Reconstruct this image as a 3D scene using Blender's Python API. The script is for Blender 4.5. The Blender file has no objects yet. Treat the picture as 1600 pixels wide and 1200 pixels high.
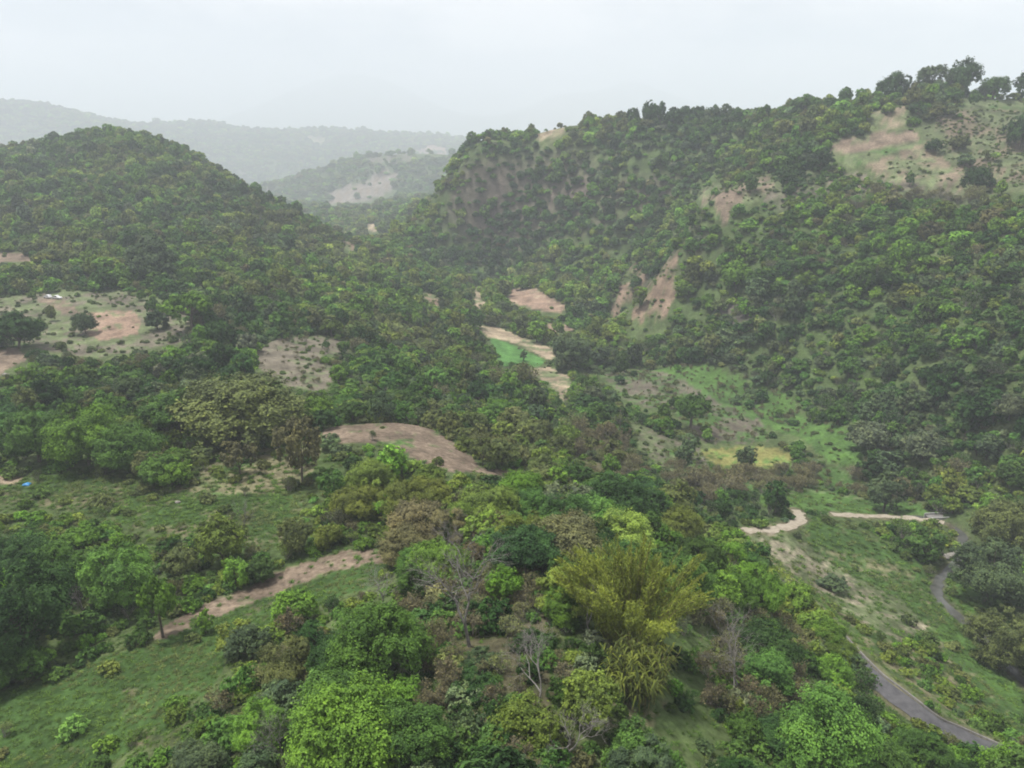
import bpy, math, random
import numpy as np
from mathutils import Vector

# ------------------------------------------------------------------ camera, sky, sun, exposure
SC = bpy.context.scene
COL = SC.collection
CAM_Z = 130.0
FPX = 1148.0                      # focal length in pixels of a 1600 px wide frame
PITCH = math.radians(18.1)

cam_data = bpy.data.cameras.new('camera')
cam_data.sensor_width = 36.0
cam_data.lens = FPX / 1600.0 * 36.0
cam_data.clip_start = 0.5
cam_data.clip_end = 40000.0
cam = bpy.data.objects.new('camera', cam_data)
COL.objects.link(cam)
cam.location = (0.0, 0.0, CAM_Z)
cam.rotation_euler = (math.radians(90) - PITCH, 0.0, 0.0)
SC.camera = cam

SUN_EL, SUN_AZ = math.radians(69), math.radians(-72)     # azimuth from +Y towards +X: high on the left
world = bpy.data.worlds.new('World')
SC.world = world
world.use_nodes = True
wn, wl = world.node_tree.nodes, world.node_tree.links
wn.clear()
w_out = wn.new('ShaderNodeOutputWorld')
w_bg = wn.new('ShaderNodeBackground')
w_bg.inputs['Strength'].default_value = 0.13
w_sky = wn.new('ShaderNodeTexSky')
w_sky.sky_type = 'NISHITA'
w_sky.sun_disc = False
w_sky.sun_elevation = SUN_EL
w_sky.sun_rotation = SUN_AZ
w_sky.altitude = 500
w_sky.air_density = 1.0
w_sky.dust_density = 3.0
w_sky.ozone_density = 1.0
w_tc = wn.new('ShaderNodeTexCoord')
w_map = wn.new('ShaderNodeMapping')
w_map.inputs['Scale'].default_value = (1.0, 1.0, 3.2)
w_noise = wn.new('ShaderNodeTexNoise')
w_noise.inputs['Scale'].default_value = 3.4
w_noise.inputs['Detail'].default_value = 7.0
w_noise.inputs['Roughness'].default_value = 0.55
w_ramp = wn.new('ShaderNodeValToRGB')            # the cloud deck: brighter and greyer banks
w_ramp.color_ramp.elements[0].position = 0.40
w_ramp.color_ramp.elements[0].color = (2.3, 2.45, 2.75, 1)
w_ramp.color_ramp.elements[1].position = 0.60
w_ramp.color_ramp.elements[1].color = (6.8, 6.2, 5.9, 1)
w_mix = wn.new('ShaderNodeMixRGB')
w_mix.inputs['Fac'].default_value = 0.86
wl.new(w_tc.outputs['Generated'], w_map.inputs['Vector'])
wl.new(w_map.outputs['Vector'], w_noise.inputs['Vector'])
wl.new(w_noise.outputs['Fac'], w_ramp.inputs['Fac'])
wl.new(w_sky.outputs['Color'], w_mix.inputs['Color1'])
wl.new(w_ramp.outputs['Color'], w_mix.inputs['Color2'])
wl.new(w_mix.outputs['Color'], w_bg.inputs['Color'])
wl.new(w_bg.outputs['Background'], w_out.inputs['Surface'])

sun_data = bpy.data.lights.new('sun', 'SUN')
sun_data.energy = 4.6
sun_data.angle = math.radians(6)
sun_data.color = (1.0, 0.97, 0.93)
sun = bpy.data.objects.new('sun', sun_data)
COL.objects.link(sun)
_d = Vector((math.sin(SUN_AZ) * math.cos(SUN_EL), math.cos(SUN_AZ) * math.cos(SUN_EL), math.sin(SUN_EL)))
sun.rotation_euler = _d.to_track_quat('Z', 'Y').to_euler()

vs = SC.view_settings
vs.view_transform = 'Standard'
vs.look = 'None'
vs.exposure = 0.62
vs.gamma = 1.0
vs.use_curve_mapping = False
SC.cycles.max_bounces = 4
SC.cycles.diffuse_bounces = 2
SC.cycles.glossy_bounces = 1
SC.cycles.transmission_bounces = 3
SC.cycles.volume_bounces = 1
SC.cycles.transparent_max_bounces = 4
SC.cycles.use_adaptive_sampling = True
SC.cycles.adaptive_threshold = 0.02
SC.cycles.use_denoising = True
SC.cycles.pixel_filter_type = 'BLACKMAN_HARRIS'
SC.cycles.filter_width = 1.9
SC.cycles.caustics_reflective = False
SC.cycles.caustics_refractive = False

# ------------------------------------------------------------------ noise helpers (numpy)
def _hash(ix, iy, seed):
    h = (ix.astype(np.int64) * 374761393 + iy.astype(np.int64) * 668265263 + seed * 1442695041) & 0xFFFFFFFF
    h = ((h ^ (h >> 13)) * 1274126177) & 0xFFFFFFFF
    return ((h ^ (h >> 16)) & 0xFFFFFF) / float(0xFFFFFF)

def vnoise(x, y, seed=0):
    """smooth value noise in -1..1"""
    x0, y0 = np.floor(x), np.floor(y)
    fx, fy = x - x0, y - y0
    fx = fx * fx * fx * (fx * (fx * 6 - 15) + 10)
    fy = fy * fy * fy * (fy * (fy * 6 - 15) + 10)
    a, b = _hash(x0, y0, seed), _hash(x0 + 1, y0, seed)
    c, d = _hash(x0, y0 + 1, seed), _hash(x0 + 1, y0 + 1, seed)
    return ((a * (1 - fx) + b * fx) * (1 - fy) + (c * (1 - fx) + d * fx) * fy) * 2 - 1

def fbm(x, y, seed=0, octaves=4, gain=0.5):
    t, a, n = 0.0, 1.0, 0.0
    for k in range(octaves):
        t = t + a * vnoise(x * 2 ** k + 17.3 * k, y * 2 ** k - 9.1 * k, seed + k)
        n += a
        a *= gain
    return t / n

def smooth(a, b, v):
    t = np.clip((v - a) / (b - a), 0, 1)
    return t * t * (3 - 2 * t)
# ------------------------------------------------------------------ the shape of the land
# Survey points: bearing and dip as seen from the drone plus an estimated distance ahead (metres),
# turned into real x, y, z. Heights between them are interpolated; z is relative to the drone.
CP_, SP_ = math.cos(PITCH), math.sin(PITCH)

def ray(px, py):
    """(x/y, z/y) slopes of a bearing"""
    v = (600.0 - py) / FPX
    den = CP_ + SP_ * v
    return (px - 800.0) / FPX / den, (-SP_ + CP_ * v) / den

SURVEY = [
 # the ridge below the drone and the near left meadows
 (640,1200,46),(300,1200,56),(0,1200,62),(0,1050,78),(200,1000,84),(400,920,98),(600,875,100),(100,900,105),
 (250,800,128),(0,800,130),(450,760,140),(300,700,163),(100,690,168),(560,690,160),(700,705,160),(640,670,178),
 (760,700,185),(820,745,160),(650,800,122),(850,800,125),(950,900,85),(750,1000,66),(800,900,84),(950,1010,66),
 (1050,1100,60),(900,1200,47),(1200,1200,55),(1400,1200,66),(1150,1000,82),(1250,1080,79),(1050,900,96),
 # road, strip field, stream
 (1345,1045,94),(1450,1125,84),(1600,1200,80),(1250,950,112),(1145,838,150),(1300,900,142),(1440,985,126),
 (1245,815,165),(1600,1060,118),(1550,980,134),(1480,870,165),(1460,812,184),(1640,1120,104),
 # valley floor
 (1150,710,240),(1050,760,192),(980,740,190),(900,660,250),(1080,640,285),(1260,680,255),(1000,590,340),
 (850,560,385),(760,540,395),(700,560,345),(640,610,250),(560,640,215),(870,480,510),(740,450,600),(650,470,480),
 (660,400,790),(600,360,1060),(510,335,1350),
 # the left side and its hill
 (450,570,255),(300,600,228),(100,600,228),(200,500,315),(30,470,350),(80,464,355),(400,500,325),(500,470,400),
 (250,410,430),(100,400,440),(430,420,470),(530,410,560),(200,340,545),(50,340,540),(380,350,580),(300,292,640,4),
 (100,270,660),(430,330,640,8),(355,270,705,12),(180,195,790,9),(0,228,800,8),(260,218,800,10),(80,216,800,8),
 # the right side: foot, slope, top
 (960,490,500),(1060,560,378),(1200,605,322),(1300,655,276),(1400,720,228),(1500,770,200),(1600,840,170),
 (1600,600,214),(1600,450,272),(1600,330,350),(1600,250,430),(1600,160,510,6),
 (1450,560,262),(1450,420,330),(1450,330,400),(1420,240,455),(1480,185,490),(1490,135,545,6),
 (1300,520,320),(1300,400,375),(1250,300,440),(1330,225,480),(1300,180,540),(1250,165,590,8),(1400,142,560,8),
 (1150,500,372),(1130,420,420),(1050,398,458),(1035,470,474),(1000,505,478),(1040,408,470),(1100,320,470),(1180,285,480),
 (1000,380,590),(1000,300,620),(1000,230,650),(1000,190,690,8),(1120,180,650,8),
 (900,440,560),(880,380,640),(880,300,680),(880,240,700),(880,190,730,6),
 (780,420,670),(770,350,700),(760,290,715),(750,240,725),(790,203,760,8),(710,330,800),(700,300,790),(690,380,820),(725,250,770),
 # the spur in the valley and the far hills
 (600,240,2415,8),(540,315,2222),(570,290,2279),(620,300,2222),(680,300,2125),(700,235,2512,8),(500,310,2376),
 (640,330,1050),(520,260,2512),
 (330,190,5261,8),(250,190,5126,8),(420,200,5126,8),(480,195,5126,8),(560,206,5396,8),(640,206,5396,8),(720,215,5531,8),
 (350,260,4316),(420,310,3912),(450,240,4451),(500,225,4721),(200,200,5126,8),
 (50,163,4382,22),(0,161,4382,22),(100,171,4382,22),(150,190,4214,22),(30,200,4314),(120,212,4148),(-60,168,4382,22),
 # the hazy mountains
 (540,112,15532),(470,135,15532),(400,163,15310),(330,192,15088),(620,130,15532),(690,165,15532),(750,188,15310),(800,178,15310),(840,160,15532),(880,142,15532),
 (930,146,15753),(960,132,15975),(982,118,15975),(1010,132,15975),(1040,146,15975),(1090,158,15975),(1160,178,15753),(1240,190,15532),
]
# points that no bearing reaches: (bearing column, distance ahead, z)
HIDDEN = [
 (180,1000,-45),(300,1000,-85),(430,920,-108),(0,1100,-30),(420,1300,-130),(250,1500,-110),(0,2000,-60),
 (1490,660,25),(1250,720,10),(1000,820,-15),(800,900,-45),(740,930,-85),(1600,640,25),(1000,535,-92),(1060,545,-62),
 (600,2900,-110),(720,3000,-90),(900,1800,-70),(1200,1800,-60),(1500,1800,-40),
 (250,6200,-40),(420,6200,-40),(560,6250,-40),(720,6300,-40),(950,4200,-50),(1300,4200,-50),(1600,4200,-40),
 (0,6500,0),(400,8200,-40),(800,7200,-60),(1200,7200,-60),(1600,7200,-60),
 (-200,11000,-40),(200,11000,-40),(500,11300,-60),(800,11300,-60),(1100,11300,-60),(1500,11000,-60),(1900,11000,-60),
 (100,15500,100),(-200,15500,100),(1400,16000,250),(1700,15500,100),(200,20000,0),(600,20000,0),(1000,20000,0),(1500,20000,0),
]
PTS = []
for q in SURVEY:
    u, t = ray(q[0], q[1])
    PTS.append((u, math.log(q[2]), t * q[2] - (q[3] if len(q) > 3 else 0)))
for c, Y, z in HIDDEN:
    PTS.append(((c - 800) / 1208.0, math.log(Y), z))
for uu, zz in ((-1.2, -60), (-0.8, -56), (-0.35, -50), (0, -47), (0.35, -52), (0.8, -78), (1.2, -85)):
    PTS.append((uu, math.log(18.0), zz)); PTS.append((uu, math.log(30.0), zz))
# carry the land on past both sides of the view
for p in list(PTS):
    if -0.86 < p[0] < -0.62 and p[1] < 8.8: PTS.append((p[0] - 0.42, p[1], p[2] + 3))
    if 0.62 < p[0] < 0.86 and p[1] < 7.0: PTS.append((p[0] + 0.42, p[1], p[2] + (22 if p[2] > -75 and p[1] > 5.2 else 3)))
_seen = {}
for p in PTS: _seen[(round(p[0], 3), round(p[1], 3))] = p
PTS = np.array(list(_seen.values()))

def _phi(r2): return np.sqrt(r2 + 0.035 ** 2)
_n = len(PTS)
_A = np.zeros((_n + 3, _n + 3))
_dx = PTS[:, None, :2] - PTS[None, :, :2]
_A[:_n, :_n] = _phi((_dx ** 2).sum(-1)) - np.eye(_n) * 0.004
_A[:_n, _n:] = np.c_[np.ones(_n), PTS[:, :2]]
_A[_n:, :_n] = _A[:_n, _n:].T
_W = np.linalg.solve(_A, np.r_[PTS[:, 2], 0, 0, 0])

U0, U1, NU = -1.08, 1.08, 740
S0, S1, NS = math.log(16.0), math.log(19500.0), 720
UU = np.linspace(U0, U1, NU)
SS = np.linspace(S0, S1, NS)
GU, GS = np.meshgrid(UU, SS)                       # rows: distance, columns: bearing
GY = np.exp(GS); GX = GU * GY
GZ = np.zeros_like(GU)
for i in range(NS):
    d = (GU[i][:, None] - PTS[None, :, 0]) ** 2 + (GS[i][:, None] - PTS[None, :, 1]) ** 2
    GZ[i] = _phi(d) @ _W[:_n] + _W[_n] + _W[_n + 1] * GU[i] + _W[_n + 2] * GS[i]

# folds and gullies of the slopes; quieter close by
_steep = smooth(0.12, 0.5, np.abs(np.gradient(GZ, axis=1) / np.gradient(GX, axis=1)) + np.abs(np.gradient(GZ, axis=0) / np.gradient(GY, axis=0)))
_far = np.clip(GY / 420.0, 0.12, 3.0)
_g1 = 1 - np.abs(fbm(GX / 190, GY / 75, 5, 4)) * 2
_g2 = fbm(GX / 46, GY / 34, 9, 4)
_g3 = fbm(GX / 9, GY / 9, 21, 3)
GZ += (_g1 - 0.5) * 5.0 * _steep * np.clip(_far, 0, 1.8) + _g2 * (0.6 + 2.6 * _steep) * np.clip(_far, 0, 1.6) + _g3 * 0.28
_mt = smooth(1800, 2900, GY)
GZ += _mt * (fbm(GX / 560, GY / 560, 31, 5) * 15 + (0.5 - np.abs(fbm(GX / 360, GY / 360, 37, 4))) * 16 - 16) * np.clip(GY / 3300, 0, 3) * (1 - 0.45 * smooth(8000, 12000, GY))

def sample(arr, x, y):
    """bilinear lookup of a grid array at world x, y"""
    y = np.maximum(np.asarray(y, float), 16.01)
    fs = np.clip((np.log(y) - S0) / (S1 - S0) * (NS - 1), 0, NS - 1.001)
    fu = np.clip((np.asarray(x, float) / y - U0) / (U1 - U0) * (NU - 1), 0, NU - 1.001)
    i, j = fs.astype(int), fu.astype(int)
    a, b = fs - i, fu - j
    return (arr[i, j] * (1 - b) + arr[i, j + 1] * b) * (1 - a) + (arr[i + 1, j] * (1 - b) + arr[i + 1, j + 1] * b) * a

def ground(px, py, base=None):
    """the place on the land that a bearing meets: x, y, z"""
    u, t = ray(px, py)
    ys = np.exp(np.linspace(S0 + 0.01, S1 - 0.01, 6000))
    dz = t * ys - sample(GZ, u * ys, ys)
    k = np.argmax(dz <= 0)
    if dz[k] > 0: k = len(ys) - 1
    return u * ys[k], ys[k], float(sample(GZ, u * ys[k], ys[k]))

def us(px, py):
    x, y, z = ground(px, py)
    return x / y, math.log(y)

def inside(poly, X, Y):
    r = np.zeros(X.shape, bool)
    n = len(poly)
    for i in range(n):
        x1, y1 = poly[i]; x2, y2 = poly[(i + 1) % n]
        c = (y1 > Y) != (y2 > Y)
        with np.errstate(divide='ignore', invalid='ignore'):
            r ^= c & (X < (x2 - x1) * (Y - y1) / (y2 - y1 + 1e-12) + x1)
    return r

# cut beds for the road, the dirt tracks and the stream into the land
def densify(pix, step):
    P = [ground(*p) for p in pix]
    P = np.array(P)
    for _ in range(3):                              # corner cutting: a smooth centre line
        Q = [P[0]]
        for a, b in zip(P[:-1], P[1:]): Q += [a * .75 + b * .25, a * .25 + b * .75]
        Q.append(P[-1]); P = np.array(Q)
    d = np.r_[0, np.cumsum(np.linalg.norm(np.diff(P[:, :2], axis=0), axis=1))]
    t = np.arange(0, d[-1], step)
    L = np.c_[[np.interp(t, d, P[:, k]) for k in range(3)]].T
    k = np.ones(9) / 9
    L[:, 2] = np.convolve(np.pad(L[:, 2], 4, 'edge'), k, 'valid')
    return L

def near_line(L, X, Y, maxd):
    """distance to a centre line and the line's height at the nearest point"""
    best = np.full(X.shape, 1e9); zz = np.zeros(X.shape)
    m = (X > L[:, 0].min() - maxd) & (X < L[:, 0].max() + maxd) & (Y > L[:, 1].min() - maxd) & (Y < L[:, 1].max() + maxd)
    xs, ys = X[m], Y[m]
    bd = np.full(xs.shape, 1e9); bz = np.zeros(xs.shape)
    for p in L:
        d = (xs - p[0]) ** 2 + (ys - p[1]) ** 2
        c = d < bd
        bd[c] = d[c]; bz[c] = p[2]
    best[m] = np.sqrt(bd); zz[m] = bz
    return best, zz

ROAD_PX = [(1138,836),(1195,884),(1270,958),(1345,1045),(1400,1090),(1455,1128),(1520,1163),(1600,1202),(1720,1250)]
TRACK_PX = [(1138,836),(1155,831),(1200,829),(1232,823),(1250,812),(1249,803),(1243,798)]
TRACK2_PX = [(1300,803),(1335,806),(1400,808),(1455,813),(1478,818)]
STREAM_PX = [(1380,800),(1465,806),(1500,822),(1512,850),(1500,872),(1475,892),(1462,915),(1478,940),(1530,985),(1580,1040),(1640,1090)]
STREAM_L = densify(STREAM_PX, 0.8); STREAM_L[:, 2] -= 1.2
ROAD_L = densify(ROAD_PX, 0.8)
TRACK_L = densify(TRACK_PX, 0.6)
TRACK2_L = densify(TRACK2_PX, 0.6)
DIST = {}
for key, L, half, soft in (('stream', STREAM_L, 1.6, 3.0), ('track', TRACK_L, 1.5, 2.0), ('track2', TRACK2_L, 1.2, 2.0), ('road', ROAD_L, 3.1, 3.0)):
    d, z = near_line(L, GX, GY, half + soft + 6)
    DIST[key] = d
    w = 1 - smooth(half, half + soft, d)
    GZ = GZ * (1 - w) + z * w
# ------------------------------------------------------------------ what covers the land
def C(r, g, b): return np.array((r, g, b))
DIRT, DIRT_RED, SAND = C(.160, .124, .090), C(.215, .152, .110), C(.28, .225, .155)
GRASS, DRY, LUSH = C(.054, .104, .027), C(.150, .140, .078), C(.078, .150, .034)
UNDER, CROP, ROCK = C(.056, .084, .028), C(.070, .165, .042), C(.118, .104, .088)
YELLOW, PALE, GREY = C(.19, .185, .062), C(.105, .130, .060), C(.125, .110, .082)

# name, label (None: only painted into the land), outline as bearings, colour, speckle colour, speckle share, trees, bushes, tufts
FIELDS = [
 ('ploughed_field', 'bare ploughed brown terrace on a rounded shoulder in the middle of the woods',
  [(505,672),(530,664),(560,664),(600,661),(650,663),(692,680),(727,706),(748,731),(800,735),(824,747),(770,742),(705,737),(655,720),(625,702),(600,694),(570,690),(540,694),(510,692)], DIRT, GRASS, .10, 0, .02, 0),
 ('ploughed_field', 'curved bare brown strip along the edge of the lower left meadow',
  [(628,866),(600,860),(545,861),(500,871),(440,893),(400,913),(350,930),(310,948),(262,975),(235,1000),(262,998),(290,985),(330,967),(400,940),(450,921),(500,900),(545,886),(590,881),(626,880)], DIRT, GRASS, .14, 0, 0, .15),
 ('meadow', 'green rough meadow sloping down at the lower left',
  [(0,1075),(60,1056),(120,1040),(200,1015),(262,998),(330,967),(450,921),(545,886),(626,880),(612,905),(560,925),(500,945),(440,965),(380,990),(352,1010),(350,1045),(318,1095),(270,1140),(190,1180),(140,1240),(-120,1240),(-120,1090)], GRASS * .78, DRY * .7, .14, .02, .17, 1),
 ('meadow', 'upper left meadow with scattered bushes behind the hedge',
  [(-40,752),(60,744),(140,738),(250,762),(330,772),(430,772),(476,778),(470,820),(445,848),(390,862),(330,850),(280,836),(200,822),(120,800),(60,790),(-40,790)], GRASS * .75, DRY * .8, .34, .02, .15, 1),
 (None, None, [(230,770),(300,752),(330,722),(380,700),(430,690),(505,700),(490,740),(440,770),(330,772)], DRY, GRASS, .35, .12, .45, .5),
 ('field', 'dry grassy clearing with bare earth below the two white cars',
  [(-60,476),(0,466),(80,456),(150,458),(190,452),(250,474),(300,498),(285,535),(215,548),(150,560),(60,545),(0,522),(-60,525)], PALE, GREY, .45, .05, .42, .1),
 (None, None, [(140,490),(200,484),(222,500),(215,522),(160,533),(132,522)], DIRT_RED, PALE, .2, 0, .08, 0),
 (None, None, [(55,466),(98,467),(132,492),(100,490),(70,474)], DIRT, PALE, .2, 0, .02, 0),
 (None, None, [(-60,552),(25,543),(42,560),(0,585),(-60,590)], DIRT, GREY, .2, 0, .2, 0),
 (None, None, [(-60,394),(45,396),(52,409),(-60,414)], DIRT, GREY, .2, 0, .1, 0),
 (None, None, [(-60,742),(38,744),(30,756),(-60,760)], SAND, DRY, .3, 0, .0, 0),
 ('scrub_field', 'grey-brown dry scrub patch behind the great umbrella tree',
  [(392,552),(430,530),(490,524),(548,534),(545,548),(505,556),(526,590),(505,610),(452,604),(410,582)], GREY * 1.1, PALE, .35, .03, .8, 0),
 ('crop_field', 'bright green crop field on the valley floor',
  [(764,529),(790,534),(818,546),(852,563),(845,572),(790,573),(776,558)], CROP, CROP * .8, .3, 0, 0, 0),
 ('field', 'pale sandy path of bare earth above the bright green crop field',
  [(742,508),(782,511),(805,524),(862,543),(880,560),(856,562),(820,544),(790,532),(764,527),(748,516)], SAND, PALE, .28, 0, .02, 0),
 ('field', 'sandy stubble plot just below the bright green crop field',
  [(800,577),(860,573),(888,588),(900,612),(880,628),(866,606),(838,588)], SAND, PALE, .42, 0, .04, 0),
 ('field', 'reddish bare field at the foot of the far right cliff',
  [(793,452),(838,451),(862,466),(888,483),(872,490),(840,484),(798,474)], DIRT_RED, SAND, .2, 0, .03, 0),
 ('field', 'small reddish bare plot left of the gap under the right hillside',
  [(856,505),(890,507),(900,517),(860,520)], DIRT_RED, SAND, .3, 0, .02, 0),
 (None, None, [(738,446),(752,448),(760,478),(744,484)], SAND, PALE, .4, 0, .1, 0),
 (None, None, [(656,454),(690,466),(686,480),(668,470)], DIRT_RED, PALE, .3, 0, .1, 0),
 (None, None, [(575,348),(590,350),(588,362),(574,360)], SAND, PALE, .3, 0, .0, 0),
 (None, None, [(530,375),(552,378),(556,392),(538,388)], DIRT_RED, PALE, .3, 0, .1, 0),
 ('field', 'grey-brown standing dry maize on the valley floor at the foot of the right slope',
  [(930,582),(1000,578),(1090,592),(1120,625),(1195,640),(1200,690),(1100,692),(1060,650),(980,628)], GREY * .9, GRASS, .5, .05, .9, 0),
 (None, None, [(1000,556),(1060,572),(1200,606),(1262,655),(1345,690),(1350,724),(1280,712),(1245,682),(1150,640),(1080,600),(1010,578)], LUSH * .85, GRASS, .5, .08, 1.2, .4),
 ('field', 'yellow-green grass field beside a dark conical tree in the valley',
  [(1092,702),(1160,697),(1215,701),(1243,715),(1236,729),(1160,733),(1118,730)], YELLOW, LUSH, .35, 0, .0, .2),
 (None, None, [(985,660),(1060,690),(1095,700),(1110,735),(1040,735),(1000,700)], PALE * .9, GREY, .4, .05, .6, .1),
 ('field', 'long lime green meadow below the grey blossoming tree',
  [(1258,664),(1305,684),(1352,702),(1352,728),(1295,724),(1262,690)], LUSH, GRASS, .4, .03, .5, .2),
 ('field', 'flat green meadow beside the straight dirt track at the stream',
  [(1180,772),(1290,772),(1440,786),(1450,803),(1340,804),(1270,797),(1190,790)], LUSH * .8, GRASS, .3, .02, .12, .3),
 ('strip_field', 'pale stubble strip field running down beside the hedge above the road',
  [(1160,842),(1215,834),(1262,850),(1320,895),(1400,930),(1450,980),(1400,1002),(1330,962),(1245,905)], PALE * .95, C(.20,.18,.125), .36, 0, .012, .25),
 ('strip_field', 'darker green strip field alongside the pale stubble strip',
  [(1250,822),(1315,818),(1380,850),(1428,900),(1475,965),(1454,982),(1404,931),(1322,895),(1265,850)], GRASS * .9, DRY, .30, 0, .015, .8),
 (None, None, [(1380,850),(1420,855),(1460,925),(1540,1010),(1600,1080),(1600,1120),(1520,1045),(1450,1000),(1478,965),(1430,900)], LUSH * .75, GRASS, .3, .03, .2, .6),
 (None, None, [(1450,982),(1520,1048),(1600,1120),(1600,1180),(1480,1110),(1380,1040),(1320,975),(1240,908),(1160,846),(1175,842),(1250,905),(1335,963),(1402,1003)], GRASS * .8, DRY, .35, .05, .5, .6),
 (None, None, [(1470,905),(1540,925),(1600,960),(1600,1000),(1540,985),(1480,935)], LUSH * .7, GRASS, .3, .05, .2, .5),
 # brushy ground on the near ridge
 (None, None, [(640,950),(720,900),(850,935),(890,1040),(900,1240),(690,1240),(655,1100)], DRY * .6, UNDER, .45, .10, 1.6, .5),
 (None, None, [(880,985),(1100,985),(1090,1130),(1010,1150),(900,1130)], UNDER, DRY * .7, .3, 0, .9, .3),
 (None, None, [(1110,960),(1230,980),(1270,1080),(1180,1140),(1100,1100)], DRY * .6, GRASS, .4, .16, 1.5, .5),
 (None, None, [(900,670),(985,690),(1010,740),(960,760),(890,730)], DRY * .7, GRASS, .4, .25, 1.1, 0),
 (None, None, [(1040,700),(1110,736),(1240,732),(1300,728),(1400,762),(1440,786),(1290,772),(1180,772),(1100,795),(1040,765)], GRASS * 1.1, PALE, .4, .12, 1.2, .2),
 # the fields on the right-hand hilltop
 ('field', 'brown bare plot high on the right hilltop',
  [(1292,232),(1330,212),(1422,202),(1438,219),(1390,228),(1350,236),(1310,244)], DIRT * 1.05, PALE, .15, 0, .01, 0),
 ('field', 'tan ploughed plot widening to the hilltop edge on the right',
  [(1350,262),(1400,240),(1442,224),(1470,246),(1508,282),(1520,298),(1450,292),(1400,282)], SAND * .66, PALE, .42, 0, .3, 0),
 ('field', 'thin green plot between the two bare plots on the hilltop',
  [(1310,246),(1350,237),(1438,220),(1442,224),(1400,240),(1350,262),(1318,262)], PALE, GRASS, .4, 0, .2, 0),
 ('field', 'speckled stubble field on the top right slope',
  [(1440,215),(1432,196),(1480,182),(1560,172),(1640,172),(1640,300),(1545,300),(1505,275),(1470,242)], PALE * .85, SAND * .5, .36, .04, .9, 0),
 (None, None, [(1350,205),(1362,178),(1412,166),(1424,196)], PALE, SAND * .7, .42, .05, .2, 0),
 (None, None, [(1180,166),(1250,156),(1256,164),(1210,174),(1170,178)], LUSH, PALE, .3, .02, .1, 0),
 (None, None, [(1090,302),(1170,280),(1215,283),(1225,300),(1180,314),(1140,330),(1130,352),(1115,330)], DIRT, PALE, .42, .05, .6, 0),
 (None, None, [(1210,285),(1300,262),(1360,276),(1450,293),(1530,300),(1535,322),(1420,312),(1330,330),(1250,338),(1190,318)], PALE * .75, GREY, .45, .10, 1.1, 0),
 (None, None, [(1495,120),(1560,116),(1640,130),(1640,168),(1560,168),(1500,172)], PALE, GRASS, .35, .12, .3, 0),
 # bare rock
 (None, None, [(990,412),(1050,396),(1060,425),(1054,465),(1034,512),(990,506),(955,482),(975,440)], C(.175, .128, .090), UNDER, .45, .12, .42, 0),
 (None, None, [(1120,472),(1175,470),(1170,525),(1130,520)], ROCK * .8, UNDER, .4, .35, .4, 0),
 (None, None, [(745,280),(790,285),(785,350),(762,380),(738,350)], C(.105, .085, .068), UNDER, .5, .6, .8, 0),
 (None, None, [(860,290),(930,270),(920,330),(850,340)], C(.105, .085, .068), UNDER, .5, .7, .8, 0),
 (None, None, [(838,218),(870,198),(898,184),(904,190),(880,206),(852,222)], SAND * .8, PALE, .3, .05, .1, 0),
 (None, None, [(508,304),(560,285),(600,268),(628,276),(612,298),(565,316),(520,318)], ROCK * 1.5, DIRT, .35, .06, 0, 0),
 (None, None, [(575,252),(600,236),(650,238),(640,256),(590,262)], ROCK * 1.1, UNDER, .4, .25, 0, 0),
 (None, None, [(648,240),(655,229),(690,228),(702,238),(670,244)], DIRT_RED * 1.15, ROCK, .3, .1, 0, 0),
 (None, None, [(375,265),(400,285),(432,322),(420,318),(392,296)], ROCK * 1.2, UNDER, .3, .3, .3, 0),
 (None, None, [(480,215),(510,212),(520,222),(490,226)], SAND * .7, PALE, .4, .2, 0, 0),
]
# outlines wander a little, as field edges do
_wu = GU + fbm(GU * 46, GS * 46, 61, 3) * 0.0055
_ws = GS + fbm(GU * 46, GS * 46, 67, 3) * 0.0055
_fine = fbm(GX / 2.2, GY / 2.2, 71, 4)
_mid = fbm(GX / 9.0, GY / 9.0, 73, 4)
_big = fbm(GX / 40.0, GY / 40.0, 79, 4)
_spk = np.where(GY < 330, _fine * .55 + _mid * .45, _fine * .35 + _mid * .65)

COVER = np.empty(GX.shape + (3,))
_t = smooth(-.35, .45, _mid * .6 + _big * .5)[..., None]
COVER[:] = UNDER * (1 - _t) + (UNDER * .4 + DRY * .32 + GRASS * .3) * _t
TREES = np.clip(0.74 + 0.85 * _big + .35 * _mid, np.where(GY > 230, 0.30, 0.14), 1.0)
DRYNESS = smooth(.25, .6, _big * .8 + _mid * .3)
BUSH = np.clip(0.62 + 0.6 * _mid, np.where(GY > 230, 0.42, 0.30), 1.0)
TUFT = np.clip(0.55 + 0.5 * _mid, 0.15, 0.9)
FIELD_ID = np.full(GX.shape, -1, int)
PATCH = np.full(GX.shape, -1, int)
FIELD_C = {}
for k, (nm, lab, pix, col, col2, share, tr, bu, tu) in enumerate(FIELDS):
    poly = [us(*p) for p in pix]
    m = inside(poly, _wu, _ws)
    t = smooth(.5 - share - .17, .5 - share + .17, .5 * _spk + .0)[..., None] * 0 + smooth(-.16, .16, _spk - (1 - 2 * share) * .42)[..., None]
    c = col * (1 - t) + col2 * t
    c = c * (1 + .16 * _fine[..., None])
    COVER[m] = c[m]
    TREES[m] = tr; BUSH[m] = bu * np.clip(.7 + 1.0 * _mid[m], .25, 2); TUFT[m] = tu
    if nm: FIELD_ID[m] = k
    DRYNESS[m] = (1.0 if bu > .9 else (.55 if nm and bu >= .8 else .10))
    if tr <= .09 or (tr <= .16 and bu <= .42): PATCH[m] = k
    FIELD_C[k] = poly
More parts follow.
